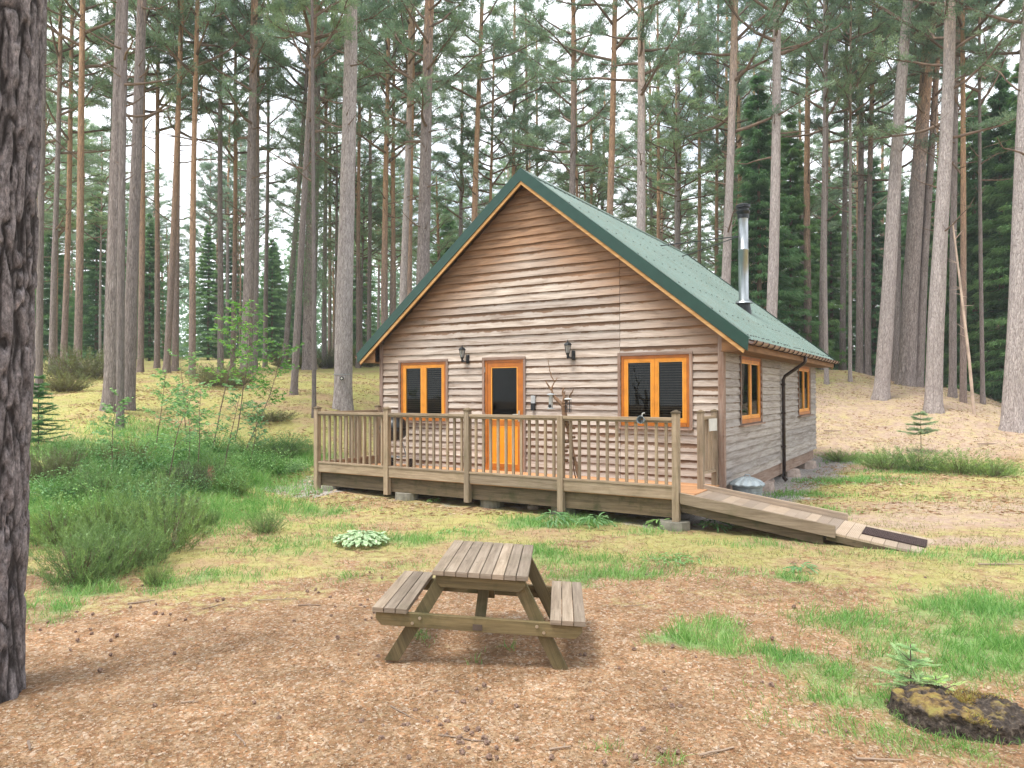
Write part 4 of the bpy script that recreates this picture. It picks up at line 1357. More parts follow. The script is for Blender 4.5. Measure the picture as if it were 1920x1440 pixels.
# ------------------------------------------------------------------ picnic table
pt_ = empty('picnic_table', (-.222, 5.43, gz(-.222, 5.43)-.004), 0, 'weathered A-frame picnic table with two attached benches standing on the needles', 'picnic table')
pt_.rotation_euler = (-.004, math.radians(3.0), -.068)
TL, TW, SW_, HT, HS = 1.03, .662, 1.473, .668, .388
mb = MB()
for k in range(8):
    x0 = -TW/2+k*TW/8
    mb.box((x0+.002, -TL/2+rnd.uniform(-.004, .004), HT-.035), (x0+TW/8-.003, TL/2+rnd.uniform(-.004, .004), HT+rnd.uniform(-.001, .001)))
mb.build('tabletop', 'table_top', pt_, bevel=.003)
for s in (-1, 1):
    mb = MB()
    for k in range(3):
        x0 = s*(SW_/2-.245)+0 if s < 0 else SW_/2-.245
        x0 = (-SW_/2 if s < 0 else SW_/2-.245) + k*.0817
        mb.box((x0+.002, -TL/2, HS-.035), (x0+.0787, TL/2, HS+rnd.uniform(-.001, .001)))
    mb.build('bench', 'table_top', pt_, bevel=.003)
def chamf(x0, x1, z0, z1, c):
    return [(x0, z1), (x0, z0+c), (x0+c, z0), (x1-c, z0), (x1, z0+c), (x1, z1)]
for s in (-1, 1):
    y = s*(TL/2-.05)
    mb = MB(); mb.prism(chamf(-SW_/2+.02, SW_/2-.02, HS-.13, HS-.036, .045), y-.022, y+.022)
    cb = mb.build('crossbeam', 'table_leg', pt_, bevel=.003)
    mb = MB(); mb.prism(chamf(-TW/2+.02, TW/2-.02, HT-.12, HT-.036, .04), y-.022, y+.022)
    mb.build('top_bearer', 'table_leg', pt_, bevel=.003)
    for t_ in (-1, 1):
        mb = MB()
        yl = y-s*.044
        x0, x1 = t_*.245, t_*.60
        w = .052
        pl = [(x0-w, HT-.037), (x0+w, HT-.037), (x1+w, 0), (x1-w, 0)]
        mb.prism(pl, yl-.021, yl+.021, swap=True)
        mb.build('leg', 'table_leg', pt_, bevel=.003)
        for (bx, bz) in ((t_*.405, HS-.062), (t_*.455, HS-.10)):
            mb = MB()
            mb.tube([(bx, y+s*.022, bz), (bx, y+s*.030, bz)], .011, 10)
            mb.build('bolt', 'bolt', cb)
mb = MB(); mb.bar((0, -.40, HS-.13), (0, -.04, HT-.05), .075, .035); mb.bar((0, .40, HS-.13), (0, .04, HT-.05), .075, .035); mb.build('brace', 'table_leg', pt_)
mb = MB(); mb.box((-.035, -TL/2+.0225, HS-.118), (.03, -TL/2+.027, HS-.078)); o = mb.build('maker_plate', 'plate_brown', pt_) if 'plate_brown' in M else None
M['plate_brown'] = plain('dull_plate', (0.09, 0.065, 0.05), 0.5)
mb = MB(); mb.box((-.035, -TL/2+.023, HS-.118), (.03, -TL/2+.0275, HS-.078)); mb.build('maker_plate', 'plate_brown', pt_)

# ------------------------------------------------------------------ pines
def trunk_mesh(seed, H=22.0, n=12):
    """unit radius trunk, scaled across for each tree"""
    rr = random.Random(seed)
    mb = MB()
    zs = [-.4, 0, .15, .35, .7, 1.3] + [2+i*1.0 for i in range(int(H)-2)] + [H]
    px_, py_ = rr.uniform(0, 6), rr.uniform(0, 6)
    am = rr.uniform(.1, .35)
    pts, rad = [], []
    def cx(z):
        return (am*math.sin(z*.28+px_)-am*math.sin(px_), am*math.sin(z*.23+py_)-am*math.sin(py_))
    for z in zs:
        x, y = cx(max(z, 0))
        t_ = max(z, 0)/H
        r = (1.0-.62*t_**.9)*(1.0 if z > .7 else 1.0+.20*((.7-max(z, 0))/.7)**2)
        if z >= H: r = .06
        pts.append((x, y, z)); rad.append(r)
    return pts, rad, cx
PROTO = []
def make_proto(seed, dense=1.0, cb=10.5, H=22.0, spread=1.0):
    rr = random.Random(seed)
    pts, rad, cx = trunk_mesh(seed, H)
    n = 14
    V = []
    for i, (p, r) in enumerate(zip(pts, rad)):
        bx_ = .22*(math.sin(p[2]*.33+seed)-math.sin(seed)); by_ = .22*(math.sin(p[2]*.27+seed*2)-math.sin(seed*2))
        for k in range(n):
            t_ = 2*math.pi*k/n
            w = 1+.07*MN.noise((math.cos(t_)*1.5+seed, math.sin(t_)*1.5, p[2]*.6)) + (.16*math.cos(t_*4+seed)*max(0, (.5-p[2])/.5) if p[2] < .5 else 0)
            # unit radius in x, y; centre line bend kept small after scaling (applied as .x/.y of bend below)
            V.append((r*w*math.cos(t_)+bx_, r*w*math.sin(t_)+by_, p[2]))
    V = np.array(V)
    F = []
    for i in range(len(pts)-1):
        for k in range(n):
            F.append((i*n+k, i*n+(k+1) % n, (i+1)*n+(k+1) % n, (i+1)*n+k))
    F = np.array(F)
    # branches and needles in metres about the axis
    bm = MB(); pads = []
    z = cb
    def limb(z, ang, L, up, r0, live=True, droop=0.0):
        P = [Vector((0, 0, z))]
        d = Vector((math.cos(ang), math.sin(ang), up)).normalized()
        seg = 5
        for k in range(seg):
            d = (d + Vector((rr.uniform(-.28, .28), rr.uniform(-.28, .28), rr.uniform(-.12, .25)-droop))).normalized()
            P.append(P[-1]+d*L/seg)
        bm.tube(P, [r0*(1-.8*k/seg) for k in range(seg+1)], 5, cap=False)
        return P
    nl = int(33*dense)
    for i in range(nl):
        f = (i+rr.random())/nl
        z = cb+(H-cb-.4)*f**.9
        L = spread*(2.7*(1-f)**.55+.45)*rr.uniform(.6, 1.25)
        if f < .12 and rr.random() < .5: L *= 1.2
        ang = i*2.4+rr.uniform(-.5, .5)
        P = limb(z, ang, L, rr.uniform(-.05, .55)+f*.5, .055*(1-f*.6)*min(1.2, L/2), True)
        ns = max(3, int(L*3.2))
        for j in range(ns):
            t_ = rr.uniform(.28, 1.0)
            q = t_*5; k = min(4, int(q)); base = P[k].lerp(P[k+1], q-k)
            d = Vector((math.cos(ang), math.sin(ang), .2)) + Vector((rr.uniform(-1, 1), rr.uniform(-1, 1), rr.uniform(-.1, .8)))
            d.normalize()
            l2 = rr.uniform(.35, .95)*(.5+L/4)
            e = base+d*l2
            bm.tube([base, (base+e)/2+Vector((0, 0, .05)), e], [.014, .010, .005], 4, cap=False)
            for m in range(3):
                pads.append((base.lerp(e, .35+m*.22)+Vector((rr.uniform(-.14, .14), rr.uniform(-.14, .14), rr.uniform(-.05, .12))), rr.uniform(.12, .26), rr.random()))
    for i in range(16):    # dead bare limbs below the crown
        z = rr.uniform(cb*.45, cb+1)
        ang = rr.uniform(0, 6.28)
        L = rr.choice((.25, .4, .6, 1.2, 1.8)) if z > cb*.65 else rr.choice((.12, .2, .35))
        P = limb(z, ang, L, rr.uniform(-.2, .5), .02+L*.008)
        if L > 1:
            for j in range(4):
                k = rr.randint(1, 4)
                e = P[k]+Vector((rr.uniform(-.5, .5), rr.uniform(-.5, .5), rr.uniform(-.2, .35)))
                bm.tube([P[k], e], [.009, .003], 4, cap=False)
    # needles
    C = np.array([p[0][:] for p in pads]); R = np.array([p[1] for p in pads]); S = np.array([p[2] for p in pads])
    per = 46
    idx = np.repeat(np.arange(len(C)), per)
    off = NR.normal(size=(len(idx), 3)); off = unit(off)*NR.random((len(idx), 1))**.5
    off[:, 2] *= .55
    Pn = C[idx]+off*R[idx][:, None]
    D = off*.8+NR.normal(size=off.shape)*.5+np.array([0, 0, .35])
    V2, F2 = blades(Pn, D, NR.uniform(.08, .16, len(idx)), .028)
    rv = np.clip(S[idx]*.7+NR.random(len(idx))*.25+np.clip(off[:, 2], 0, 1)*.35, 0, 1)
    return V, F, bm, V2, F2, rv
def hide_proto(o):
    bpy.data.objects.remove(o)
MESH = {}
for key, (seed, dense, cb_, H_, spr) in {'a': (1, 1.0, 10.8, 22, 1.0), 'b': (2, .85, 12.0, 23, 1.1), 'c': (3, 1.15, 10.0, 21, .9), 'd': (4, .8, 9.2, 22, 1.15), 'e': (5, 1.25, 11.5, 23, 1.05)}.items():
    V, F, bm_, V2, F2, rv = make_proto(seed, dense, cb_, H_, spr)
    o1 = np_mesh('trunk', V, F, 'bark', smooth=True)
    o1b = np_mesh('trunk', V, F, 'bark_pale', smooth=True)
    o1c = np_mesh('trunk', V, F, 'bark_orange', smooth=True)
    o3 = join_leaves('crown', bm_, V2, F2, rv, ['needles', 'branch'])
    MESH[key] = (o1.data, o1b.data, None, o3.data, o1c.data)
    for o in (o1, o1b, o1c, o3): bpy.data.objects.remove(o)
def part(name, me, parent, scale=(1, 1, 1), loc=(0, 0, 0), rz=0):
    o = bpy.data.objects.new(name, me)
    COL.objects.link(o)
    o.parent = parent; o.scale = scale; o.location = loc; o.rotation_euler = (0, 0, rz)
    return o
def pine(pos, rad, key, label, group, lean=(0, 0), pale=False, hs=1.0, cs=1.0, crown=True):
    t_ = empty('scots_pine', tuple(pos), 0, label, 'pine tree', group)
    t_.rotation_euler = (-lean[1], lean[0], 0)
    me = MESH[key]
    rz = rnd.uniform(0, 6.28)
    part('trunk', me[(0, 1, 4)[int(pale)]], t_, (rad, rad, hs), rz=rz)
    if crown:
        part('crown', me[3], t_, (cs, cs, hs), rz=rz)
    return t_
NEAR = 'pines standing close round the cabin'
# (px at base, py at base or None, distance if base hidden, width px at chest, px at top of frame, bark, proto, label)
TREES = [
 (208, 772, None, 33, 236, 0, 'a', 'thick grey-brown pine of the close pair left of the cabin, the left trunk'),
 (241, 768, None, 26, 256, 0, 'b', 'slimmer grey pine of the close pair left of the cabin, the right trunk'),
 (225, 806, None, 17, 236, 0, 'c', 'lichen-grey young pine stem in front of the close pair of trunks'),
 (461, 702, None, 22, 474, 0, 'd', 'dark purplish pine with wide bare limbs between the sapling and the railing'),
 (580, 693, None, 28, 588, 0, 'e', 'pine with hanging clumps of needles all down its trunk'),
 (551, 740, None, 14, 590, 0, 'c', 'leaning slim grey pine in front of the needle-draped pine'),
 (589, 783, None, 9, 583, 0, 'c', 'thinnest straight pine stem just left of the veranda end'),
 (643, 768, None, 36, 652, 1, 'b', 'tall pale pink-grey pine trunk behind the left end of the railing'),
 (785, None, 25, 30, 806, 0, 'd', 'stout pine with long bare crooked limbs rising behind the left roof slope'),
 (752, None, 29, 16, 770, 1, 'a', 'grey pine just left of the stout crooked-limbed pine'),
 (722, None, 33, 14, 728, 0, 'c', 'orange-barked slim pine left of the roof slope, outermost of three'),
 (738, None, 36, 10, 742, 0, 'a', 'narrow reddish pine between two orange ones left of the roof'),
 (766, None, 31, 13, 774, 0, 'e', 'orange flaky pine touching the left roof slope'),
 (884, None, 31, 14, 905, 0, 'b', 'reddish pine with crooked top left of the roof ridge'),
 (963, None, 38, 10, 966, 0, 'c', 'slim yellow-orange pine directly behind the roof apex'),
 (991, None, 40, 9, 988, 0, 'a', 'thin brown pine just right of the roof apex'),
 (1066, None, 30, 16, 1076, 0, 'd', 'forked spreading pine behind the upper right roof edge'),
 (1130, None, 29, 16, 1156, 0, 'b', 'leaning reddish pine over the middle of the right roof slope'),
 (1203, None, 25, 21, 1200, 1, 'e', 'straight pale pine with one hooked limb over the right roof slope'),
 (1237, None, 38, 9, 1236, 0, 'c', 'thin orange pine behind the flue stays, left one'),
 (1275, None, 36, 8, 1278, 0, 'a', 'thin dark pine crossing the flue stays'),
 (1310, None, 38, 9, 1312, 0, 'b', 'pinkish slim pine left of the grey pine by the flue'),
 (1344, None, 38, 9, 1350, 0, 'c', 'yellowish slim pine right beside the grey pine by the flue'),
 (1354, None, 25, 20, 1377, 1, 'd', 'smooth grey pine immediately left of the steel flue'),
 (1390, None, 36, 10, 1386, 0, 'a', 'orange upper pine stem right behind the steel flue'),
 (1440, None, 24, 23, 1463, 1, 'e', 'pale pink pine with orange top right of the steel flue'),
 (1515, None, 33, 15, 1522, 0, 'b', 'orange-topped pine behind the right end of the roof'),
 (1543, None, 31, 15, 1552, 0, 'd', 'grey pine behind the thin pale stem at the roof end'),
 (1550, 722, None, 8, 1553, 1, 'c', 'thin pale pine stem rising just beyond the gutter end'),
 (1580, None, 34, 12, 1592, 0, 'a', 'brown pine between the two thin pale stems on the crest'),
 (1594, 716, None, 7, 1602, 1, 'c', 'very thin pale stem on the crest with short side twigs'),
 (1612, None, 32, 14, 1620, 0, 'b', 'left one of two matching grey pines on the hill crest'),
 (1627, None, 32, 13, 1640, 0, 'e', 'right one of two matching grey pines on the hill crest'),
 (1652, 748, None, 28, 1716, 1, 'b', 'pale leaning pine with flared foot halfway up the right hill'),
 (1679, 716, None, 15, 1700, 0, 'd', 'shaded grey pine left of the broad dark pine'),
 (1700, 724, None, 33, 1748, 0, 'e', 'broad dark grey-brown pine leaning on the hill crest'),
 (1723, 726, None, 17, 1770, 0, 'c', 'leaning dark pine touching the right side of the broad one'),
 (1750, 772, None, 31, 1782, 1, 'd', 'big pale pine with flared roots on the right hillside'),
 (1786, 745, None, 14, 1800, 0, 'b', 'slim grey pine left of the leaning dead pole'),
 (1806, 755, None, 12, 1812, 0, 'a', 'slim pine with orange top right beside the leaning dead pole'),
 (1843, 758, None, 8, 1848, 0, 'c', 'thin grey stem between the dead pole and the right edge pine'),
 (1897, 808, None, 40, 1945, 1, 'e', 'big pale pine with spreading roots at the right edge'),
 (73, None, 20, 13, 78, 0, 'b', 'dark pine right beside the huge foreground trunk'),
 (118, None, 30, 12, 136, 0, 'c', 'bright orange pine second left of the close pair'),
 (145, None, 27, 15, 156, 0, 'a', 'reddish pine between the bright orange one and the close pair'),
 (97, None, 29, 12, 106, 0, 'd', 'grey-brown pine two trunks right of the huge foreground trunk'),
 (198, None, 33, 10, 208, 0, 'e', 'brown pine half hidden left behind the close pair'),
 (263, None, 30, 12, 266, 0, 'c', 'orange pine immediately right of the close pair'),
 (294, None, 33, 11, 296, 0, 'a', 'brightest orange straight pine right of the close pair'),
 (312, None, 29, 13, 345, 0, 'b', 'leaning grey pine crossing in front of an orange one'),
 (328, None, 31, 13, 342, 0, 'd', 'orange pine crossed by the leaning grey pine'),
 (360, None, 28, 13, 366, 0, 'e', 'straight orange-brown pine between the leaning pine and the dark pine'),
 (413, None, 32, 12, 418, 0, 'a', 'pale pinkish pine left of the dark purplish pine'),
 (436, None, 34, 10, 442, 0, 'c', 'slim orange pine close left of the dark purplish pine'),
 (478, None, 33, 10, 484, 0, 'b', 'slim crooked pine close right of the dark purplish pine'),
 (497, None, 38, 9, 502, 0, 'd', 'thin brown pine midway between the dark purplish pine and needle-draped pine'),
 (533, 664, None, 11, 580, 0, 'e', 'strongly leaning brown pine left of the needle-draped pine'),
 (608, None, 36, 10, 612, 0, 'a', 'brown pine in the gap left of the tall pale trunk'),
 (618, None, 42, 8, 620, 0, 'c', 'thin orange pine touching the left of the tall pale trunk'),
 (672, None, 36, 9, 674, 0, 'b', 'thin orange pine right of the tall pale trunk'),
 (692, None, 40, 9, 692, 0, 'e', 'slim brown pine midway between tall pale trunk and roof'),
]
def base_of(px, py, D):
    if D is None:
        h = hit(px, py, 8.0)
        if h is None or h.y > 48:
            return at_d(px, 34.0)
        return h
    return at_d(px, D)
POS = []
for i, (px, py, D, w, xt, pale, key, label) in enumerate(TREES):
    p = base_of(px, py, D)
    POS.append(p)
    rad = w*(.86 if i < 3 else .95)/FPX*p.y/2/0.97
    yb = py or (738-(p.z-CZ)/p.y*FPX)
    lean = math.atan((xt-px)/yb)
    pine(p, rad, key, label, NEAR, (lean, rnd.uniform(-.01, .01)), 2 if pale == 0 and any(q_ in label for q_ in ('orange', 'reddish', 'pinkish slim', 'yellowish')) else pale, hs=rnd.uniform(.93, 1.08), cs=rnd.uniform(.9, 1.1) if w > 9 else .6)

# hanging needle clumps on the draped pine
pdr = POS[4]
C = np.stack([NR.normal(0, .45, 420), NR.normal(0, .45, 420), NR.uniform(3.2, 11.5, 420)], 1)
idx = np.repeat(np.arange(420), 45)
off = NR.normal(size=(len(idx), 3))*np.array([.14, .14, .20])
V2, F2 = blades(C[idx]+off, NR.normal(size=(len(idx), 3))*.5+np.array([0, 0, -.5]), NR.uniform(.08, .16, len(idx)), .026)
V2 += np.array([0, 0, 0])
tree5 = [o for o in COL.objects if o.get('label', '').startswith('pine with hanging')][0]
dro = np_mesh('draped_foliage', V2, F2, 'needles', NR.random(len(idx))*.8, tree5)

# the forest behind, each tree a thing
FAR = 'slim pines of the forest behind'
placed = [(p.x, p.y) for p in POS]
nfar = 0
FARO = []
tries = 0
rf = random.Random(21)
while nfar < 195 and tries < 8000:
    tries += 1
    D = 30+ (rf.random()**.8)*50
    px = rf.uniform(-120, 2040)
    p = at_d(px, D)
    # keep clear of the cabin and of other trunks
    if any((p.x-x)**2+(p.y-y)**2 < 1.7 for x, y in placed):
        continue
    if D < 36 and rf.random() < .5:
        continue
    placed.append((p.x, p.y))
    fo = pine(p, rf.uniform(.075, .165), rf.choice('abcde'), 'distant slim pine of the forest, one of many that look alike', FAR,
         (rf.gauss(0, .015), rf.gauss(0, .012)), rf.choice((0, 0, 0, 1, 2, 2)), hs=rf.uniform(.52, .92), cs=rf.uniform(.8, 1.15))
    nfar += 1
    FARO.append((px, D, fo))
MARKS = [(45, 'huge foreground trunk'), (228, 'close pair of trunks'), (461, 'dark purplish pine'), (580, 'needle-draped pine'), (645, 'tall pale trunk'), (792, 'crooked-limbed stout pine'),
         (978, 'roof apex'), (1068, 'forked spreading pine'), (1202, 'hooked-limb pale pine'), (1362, 'grey pine by the flue'), (1452, 'pink pine right of the flue'),
         (1549, 'thin pale stem at the roof end'), (1680, 'pale leaning pine'), (1765, 'flared-root pale pine'), (1905, 'pine at the right edge')]
ORD = ['first', 'second', 'third', 'fourth', 'fifth']
cnt = {}
for (px, D, fo) in sorted(FARO, key=lambda q_: q_[0]):
    if D > 53 or not (55 < px < 1915): continue
    mk = [m for m in MARKS if m[0] <= px]
    mk = mk[-1] if mk else MARKS[0]
    k = cnt.get(mk[1], 0); cnt[mk[1]] = k+1
    if k < 5:
        fo['label'] = ORD[k]+' slim pine standing farther back right of the '+mk[1]
# pines beside and behind the camera shade and reflect; only the few the windows can mirror
BK = [(rf.uniform(-38, 38), rf.uniform(-40, -15)) for _ in range(34)]
for (x, y) in BK:
    if abs(x) < 3 and y > -20: continue
    pine(Vector((x, y, gz(x, y))), rf.uniform(.14, .24), rf.choice('abcde'), 'pine standing behind the viewer and mirrored in the cabin windows', 'pines mirrored in the windows', hs=rf.uniform(.6, 1))
for (x, y) in ((-9, -3), (-4, -9), (3, -8), (9, -4), (13, 3), (16, 9), (-12, 4), (7, -13), (0, -16), (18, -2)):
    pine(Vector((x, y, gz(x, y))), rf.uniform(.16, .24), rf.choice('abcde'), 'pine standing behind the viewer and mirrored in the cabin windows', 'pines mirrored in the windows')

# ------------------------------------------------------------------ spruces
def spruce_mesh(seed, H=13.0, Rb=2.3, n_wh=34, z0=.6):
    rr = random.Random(seed)
    tb_ = MB(); bm_ = MB(); P_, D_, S_ = [], [], []
    tb_.tube([(0, 0, -.3), (0, 0, H*.5), (0, 0, H)], [.13, .08, .01], 8, cap=False)
    for i in range(n_wh):
        f = i/(n_wh-1)
        z = z0+(H-z0-.2)*f
        R = Rb*(1-f)**.85+.12
        nb = 8 if f < .7 else 6
        for k in range(nb):
            ang = rr.uniform(0, 6.28)
            L = R*rr.uniform(.7, 1.1)
            st = .18 if f > .6 else -.05
            q = 9
            prev = Vector((0, 0, z))
            for j in range(1, q+1):
                t_ = j/q
                p = Vector((math.cos(ang)*L*t_, math.sin(ang)*L*t_, z+L*(st*t_-.32*t_*t_+.22*t_**3)))
                wdt = (1-t_*.75)*L*.28
                side = Vector((-math.sin(ang), math.cos(ang), 0))
                m = 8
                for _ in range(m):
                    o = side*rr.uniform(-wdt, wdt)
                    P_.append((p+o+Vector((0, 0, rr.uniform(-.05, .02)-abs(o.length)*.18)))[:])
                    D_.append((math.cos(ang)*.8+o.x*2.2+rr.uniform(-.3, .3), math.sin(ang)*.8+o.y*2.2+rr.uniform(-.3, .3), -.35+rr.uniform(-.35, .15)))
                    S_.append(t_*.6+rr.random()*.35)
            bm_.tube([(0, 0, z), tuple(p)], [.018, .004], 3, cap=False)
    P_, D_, S_ = np.array(P_), np.array(D_), np.array(S_)
    P2 = np.repeat(P_, 3, 0)+NR.normal(size=(len(P_)*3, 3))*.04; D2 = np.repeat(D_, 3, 0)+NR.normal(size=(len(P_)*3, 3))*.35
    V, F = blades(P2, D2, NR.uniform(.14, .28, len(P2)), .045)
    return tb_, bm_, V, F, np.clip(np.repeat(S_, 3), 0, 1)
SPM = []
for sd_, H_, R_, nw in ((1, 13, 2.4, 34), (2, 9, 2.0, 26)):
    tb_, bm_, V, F, rv = spruce_mesh(sd_, H_, R_, nw)
    o1 = tb_.build('trunk', 'branch'); o2 = join_leaves('crown', bm_, V, F, rv, ['spruce', 'branch'])
    SPM.append((o1.data, o2.data)); bpy.data.objects.remove(o1); bpy.data.objects.remove(o2)
def spruce(p, k, s, label, group=None, sz=None):
    t_ = empty('spruce_tree', tuple(p), 0, label, 'spruce tree', group)
    rz = rnd.uniform(0, 6.28)
    part('trunk', SPM[k][0], t_, (s, s, sz or s), rz=rz); part('crown', SPM[k][1], t_, (s, s, sz or s), rz=rz)
    return t_
SP = [(1425, 31, 0, 1.0, 'spruce with drooping boughs between the flue and the pale pink pine'),
 (1485, 34, 0, .95, 'bright green spruce behind the roof slope right of the pale pink pine'),
 (1375, 34, 1, .8, 'low spruce peeping over the roof left of the flue base'),
 (1560, 44, 0, .9, 'dark spruce behind the thin pale stem at the roof end'),
 (1640, 42, 0, 1.0, 'dark spruce filling the gap before the pale leaning pine'),
 (1735, 38, 0, 1.0, 'dark spruce right behind the broad dark pine'),
 (1790, 36, 0, 1.1, 'dark spruce behind the slim pines by the dead pole'),
 (1830, 33, 0, 1.1, 'dense spruce behind the leaning dead pole'),
 (1880, 31, 0, 1.15, 'dense spruce left of the right edge pine'),
 (1925, 29, 0, 1.1, 'spruce cut off by the right edge of the view'),
 (840, 52, 1, 1.25, 'pale green spruce showing left of the roof ridge'),
 (180, 46, 0, .85, 'dark spruce deep in the forest behind the close pair'),
 (280, 50, 0, .8, 'dark spruce deep in the forest right of the close pair'),
 (95, 42, 1, .9, 'dark spruce deep in the forest by the huge foreground trunk'),
 (390, 55, 0, .8, 'dark spruce deep in the forest behind the saplings'),
 (1690, 50, 0, 1.1, 'tall dark spruce behind the hill crest')]
for (px, D, k, s, lb) in SP:
    spruce(at_d(px, D), k, s, lb)
for i in range(16):
    x_, y_ = rf.uniform(-36, 36), rf.uniform(-40, -22)
    spruce(Vector((x_, y_, gz(x_, y_))), rf.choice((0, 1)), rf.uniform(.8, 1.2), 'spruce standing behind the viewer and mirrored in the cabin windows', 'spruces mirrored in the windows')
for i in range(26):
    px = rf.choice([rf.uniform(1480, 2060), rf.uniform(1480, 2060), rf.uniform(-100, 700)])
    D = rf.uniform(46, 78)
    spruce(at_d(px, D), rf.choice((0, 1)), rf.uniform(.7, 1.15), 'distant dark spruce deep in the forest, one of many alike', 'distant spruces')

# far-off wood that reads as one mass
def far_wood():
    P = []
    N = 60000
    ang = NR.uniform(-.80, .80, N); D = NR.uniform(80, 125, N)
    X = np.tan(ang)*D; Y = D
    top = 7+13*vfbm(X, Y, .09, 77)
    h = NR.random(N)**1.3*top
    Z = ground_z(X, Y)+h
    V, F = blades(np.stack([X, Y, Z], 1), NR.normal(size=(N, 3)), NR.uniform(.5, 1.1, N), .42)
    o = np_mesh('far_wood', V, F, 'far_green', np.clip(NR.random(N)*.7+h/40, 0, 1))
    tag(o, kind='stuff', label='far-off woodland showing green between the trunks', cat='woodland')
M['far_green'] = leaf_mat('far_foliage', (0.16, 0.27, 0.17), (0.25, 0.38, 0.23), (0.36, 0.47, 0.30), .5)
far_wood()

# leaning dead pole
p = hit(1827, 778, 8)
o = empty('dead_pole', tuple(p), 0, 'thin bleached dead stem leaning left beside the slim pines', 'dead tree')
mb = MB()
topx = (1790-1827)/FPX*p.y
H_ = 360/FPX*p.y
mb.tube([(0, 0, -.1), (topx*.25, 0, H_*.3), (topx*.62, 0, H_*.65), (topx, 0, H_)], [.05, .045, .035, .02], 8)
for k in range(14):
    t_ = rnd.uniform(.35, 1); b_ = Vector((topx*t_, 0, H_*t_))
    mb.tube([b_, b_+Vector((rnd.uniform(-.5, .5), rnd.uniform(-.3, .3), rnd.uniform(-.1, .3)))], [.012, .004], 4)
mb.build('stem', 'chip', o)

# ------------------------------------------------------------------ huge foreground trunk
def big_trunk():
    p = Vector((-3.39, 4.53, 0)); p.z = gz(p.x, p.y)
    o = empty('scots_pine', tuple(p), 0, 'huge rough-barked pine trunk filling the left edge in the foreground', 'pine tree')
    n, m = 150, 460
    H = 7.2
    th = np.linspace(0, 2*math.pi, n, endpoint=False); zz = np.linspace(-.15, H, m)
    T, Z = np.meshgrid(th, zz)
    R = np.empty_like(T)
    for i in range(m):
        z = zz[i]
        for k in range(n):
            c, s_ = math.cos(th[k]), math.sin(th[k])
            w = MN.noise((c*1.7, s_*1.7, z*1.4))*.6
            w2 = MN.noise((c*6+3, s_*6, z*7))*.34
            d, _pts = MN.voronoi((c*3.3+w+w2, s_*3.3+w-w2, z*1.5+w*1.2+w2*1.8))
            e = d[1]-d[0]
            plate = min(1, max(0, e/.34+.25*w2))
            f = MN.fractal((c*6, s_*6, z*5), 1, 2, 4)
            R[i, k] = -.030*(1-plate)**1.3 + .007*f + .008*MN.noise((c*3, s_*3, z*1.2))
    base = .262+.03*np.exp(-np.maximum(Z, 0)/.25) - .004*Z
    base = base + .02*np.cos(3*T+1.0)*np.exp(-np.maximum(Z, 0)/.4)
    RR = base+R
    V = np.stack([RR*np.cos(T), RR*np.sin(T), Z], -1)
    # lean
    V[..., 0] += .0+Z*.031
    idx = np.arange(n*m).reshape(m, n)
    F = np.stack([idx[:-1], np.roll(idx[:-1], -1, 1), np.roll(idx[1:], -1, 1), idx[1:]], -1).reshape(-1, 4)
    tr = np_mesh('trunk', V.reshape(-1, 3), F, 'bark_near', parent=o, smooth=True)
    bu = tr.data.attributes.new('crev', 'FLOAT', 'POINT'); bu.data.foreach_set('value', R.astype(np.float32).ravel())
    # upper trunk and crown out of view
    part('upper_trunk', MESH['a'][0], o, (.22, .22, .72), (.03, 0, 6.0)); part('crown', MESH['a'][3], o, (1, 1, 1), (.2, 0, 1))
big_trunk()

# ------------------------------------------------------------------ undergrowth
def bush_mesh(name, mat, n=2600, w=.55, h=.5, L=(.05, .11), wd=.010, up=1.4, seed=0, stems=True):
    ns = n//46
    sa = NR.uniform(0, 2*math.pi, ns); sr = NR.random(ns)**.6*w*.5
    sx, sy = np.cos(sa)*sr*.6, np.sin(sa)*sr*.6
    sh = h*NR.uniform(.35, 1.45, ns)*(1-.35*(sr/(w*.5))**2)
    tx, ty = np.cos(sa)*sr*.7+NR.normal(0, .05, ns), np.sin(sa)*sr*.7+NR.normal(0, .05, ns)
    i = NR.integers(0, ns, n); t = NR.random(n)**.75
    P = np.stack([sx[i]+tx[i]*t**1.3, sy[i]+ty[i]*t**1.3, t*sh[i]], 1)+NR.normal(size=(n, 3))*np.array([.012, .012, .01])
    D = np.stack([tx[i]*1.5, ty[i]*1.5, np.full(n, up*.5)], 1)+NR.normal(size=(n, 3))*.35
    V, F = blades(P, D, NR.uniform(*L, n), wd)
    srn = NR.random(ns)
    o = np_mesh(name, V, F, mat, np.clip(t*.45+srn[i]*.45+NR.random(n)*.15, 0, 1))
    me = o.data; bpy.data.objects.remove(o); return me
HE = [bush_mesh('sprigs', 'heather', 6500, .95, .52, (.025, .07), .007), bush_mesh('sprigs', 'heather', 5200, .85, .42, (.025, .07), .007), bush_mesh('sprigs', 'heather_dark', 9000, 1.0, .45, (.03, .08), .008)]
def bush_stems(h=.4, n=26):
    mb = MB()
    for k in range(n):
        a = rnd.uniform(0, 6.28); r = rnd.uniform(.05, .3)
        mb.tube([(math.cos(a)*r*.3, math.sin(a)*r*.3, -.02), (math.cos(a)*r*.8, math.sin(a)*r*.8, h*.5), (math.cos(a)*r*1.2, math.sin(a)*r*1.2, h*rnd.uniform(.7, 1))], [.006, .004, .002], 3, cap=False)
    o = mb.build('stems', 'branch'); me = o.data; bpy.data.objects.remove(o); return me
HS_ = bush_stems()
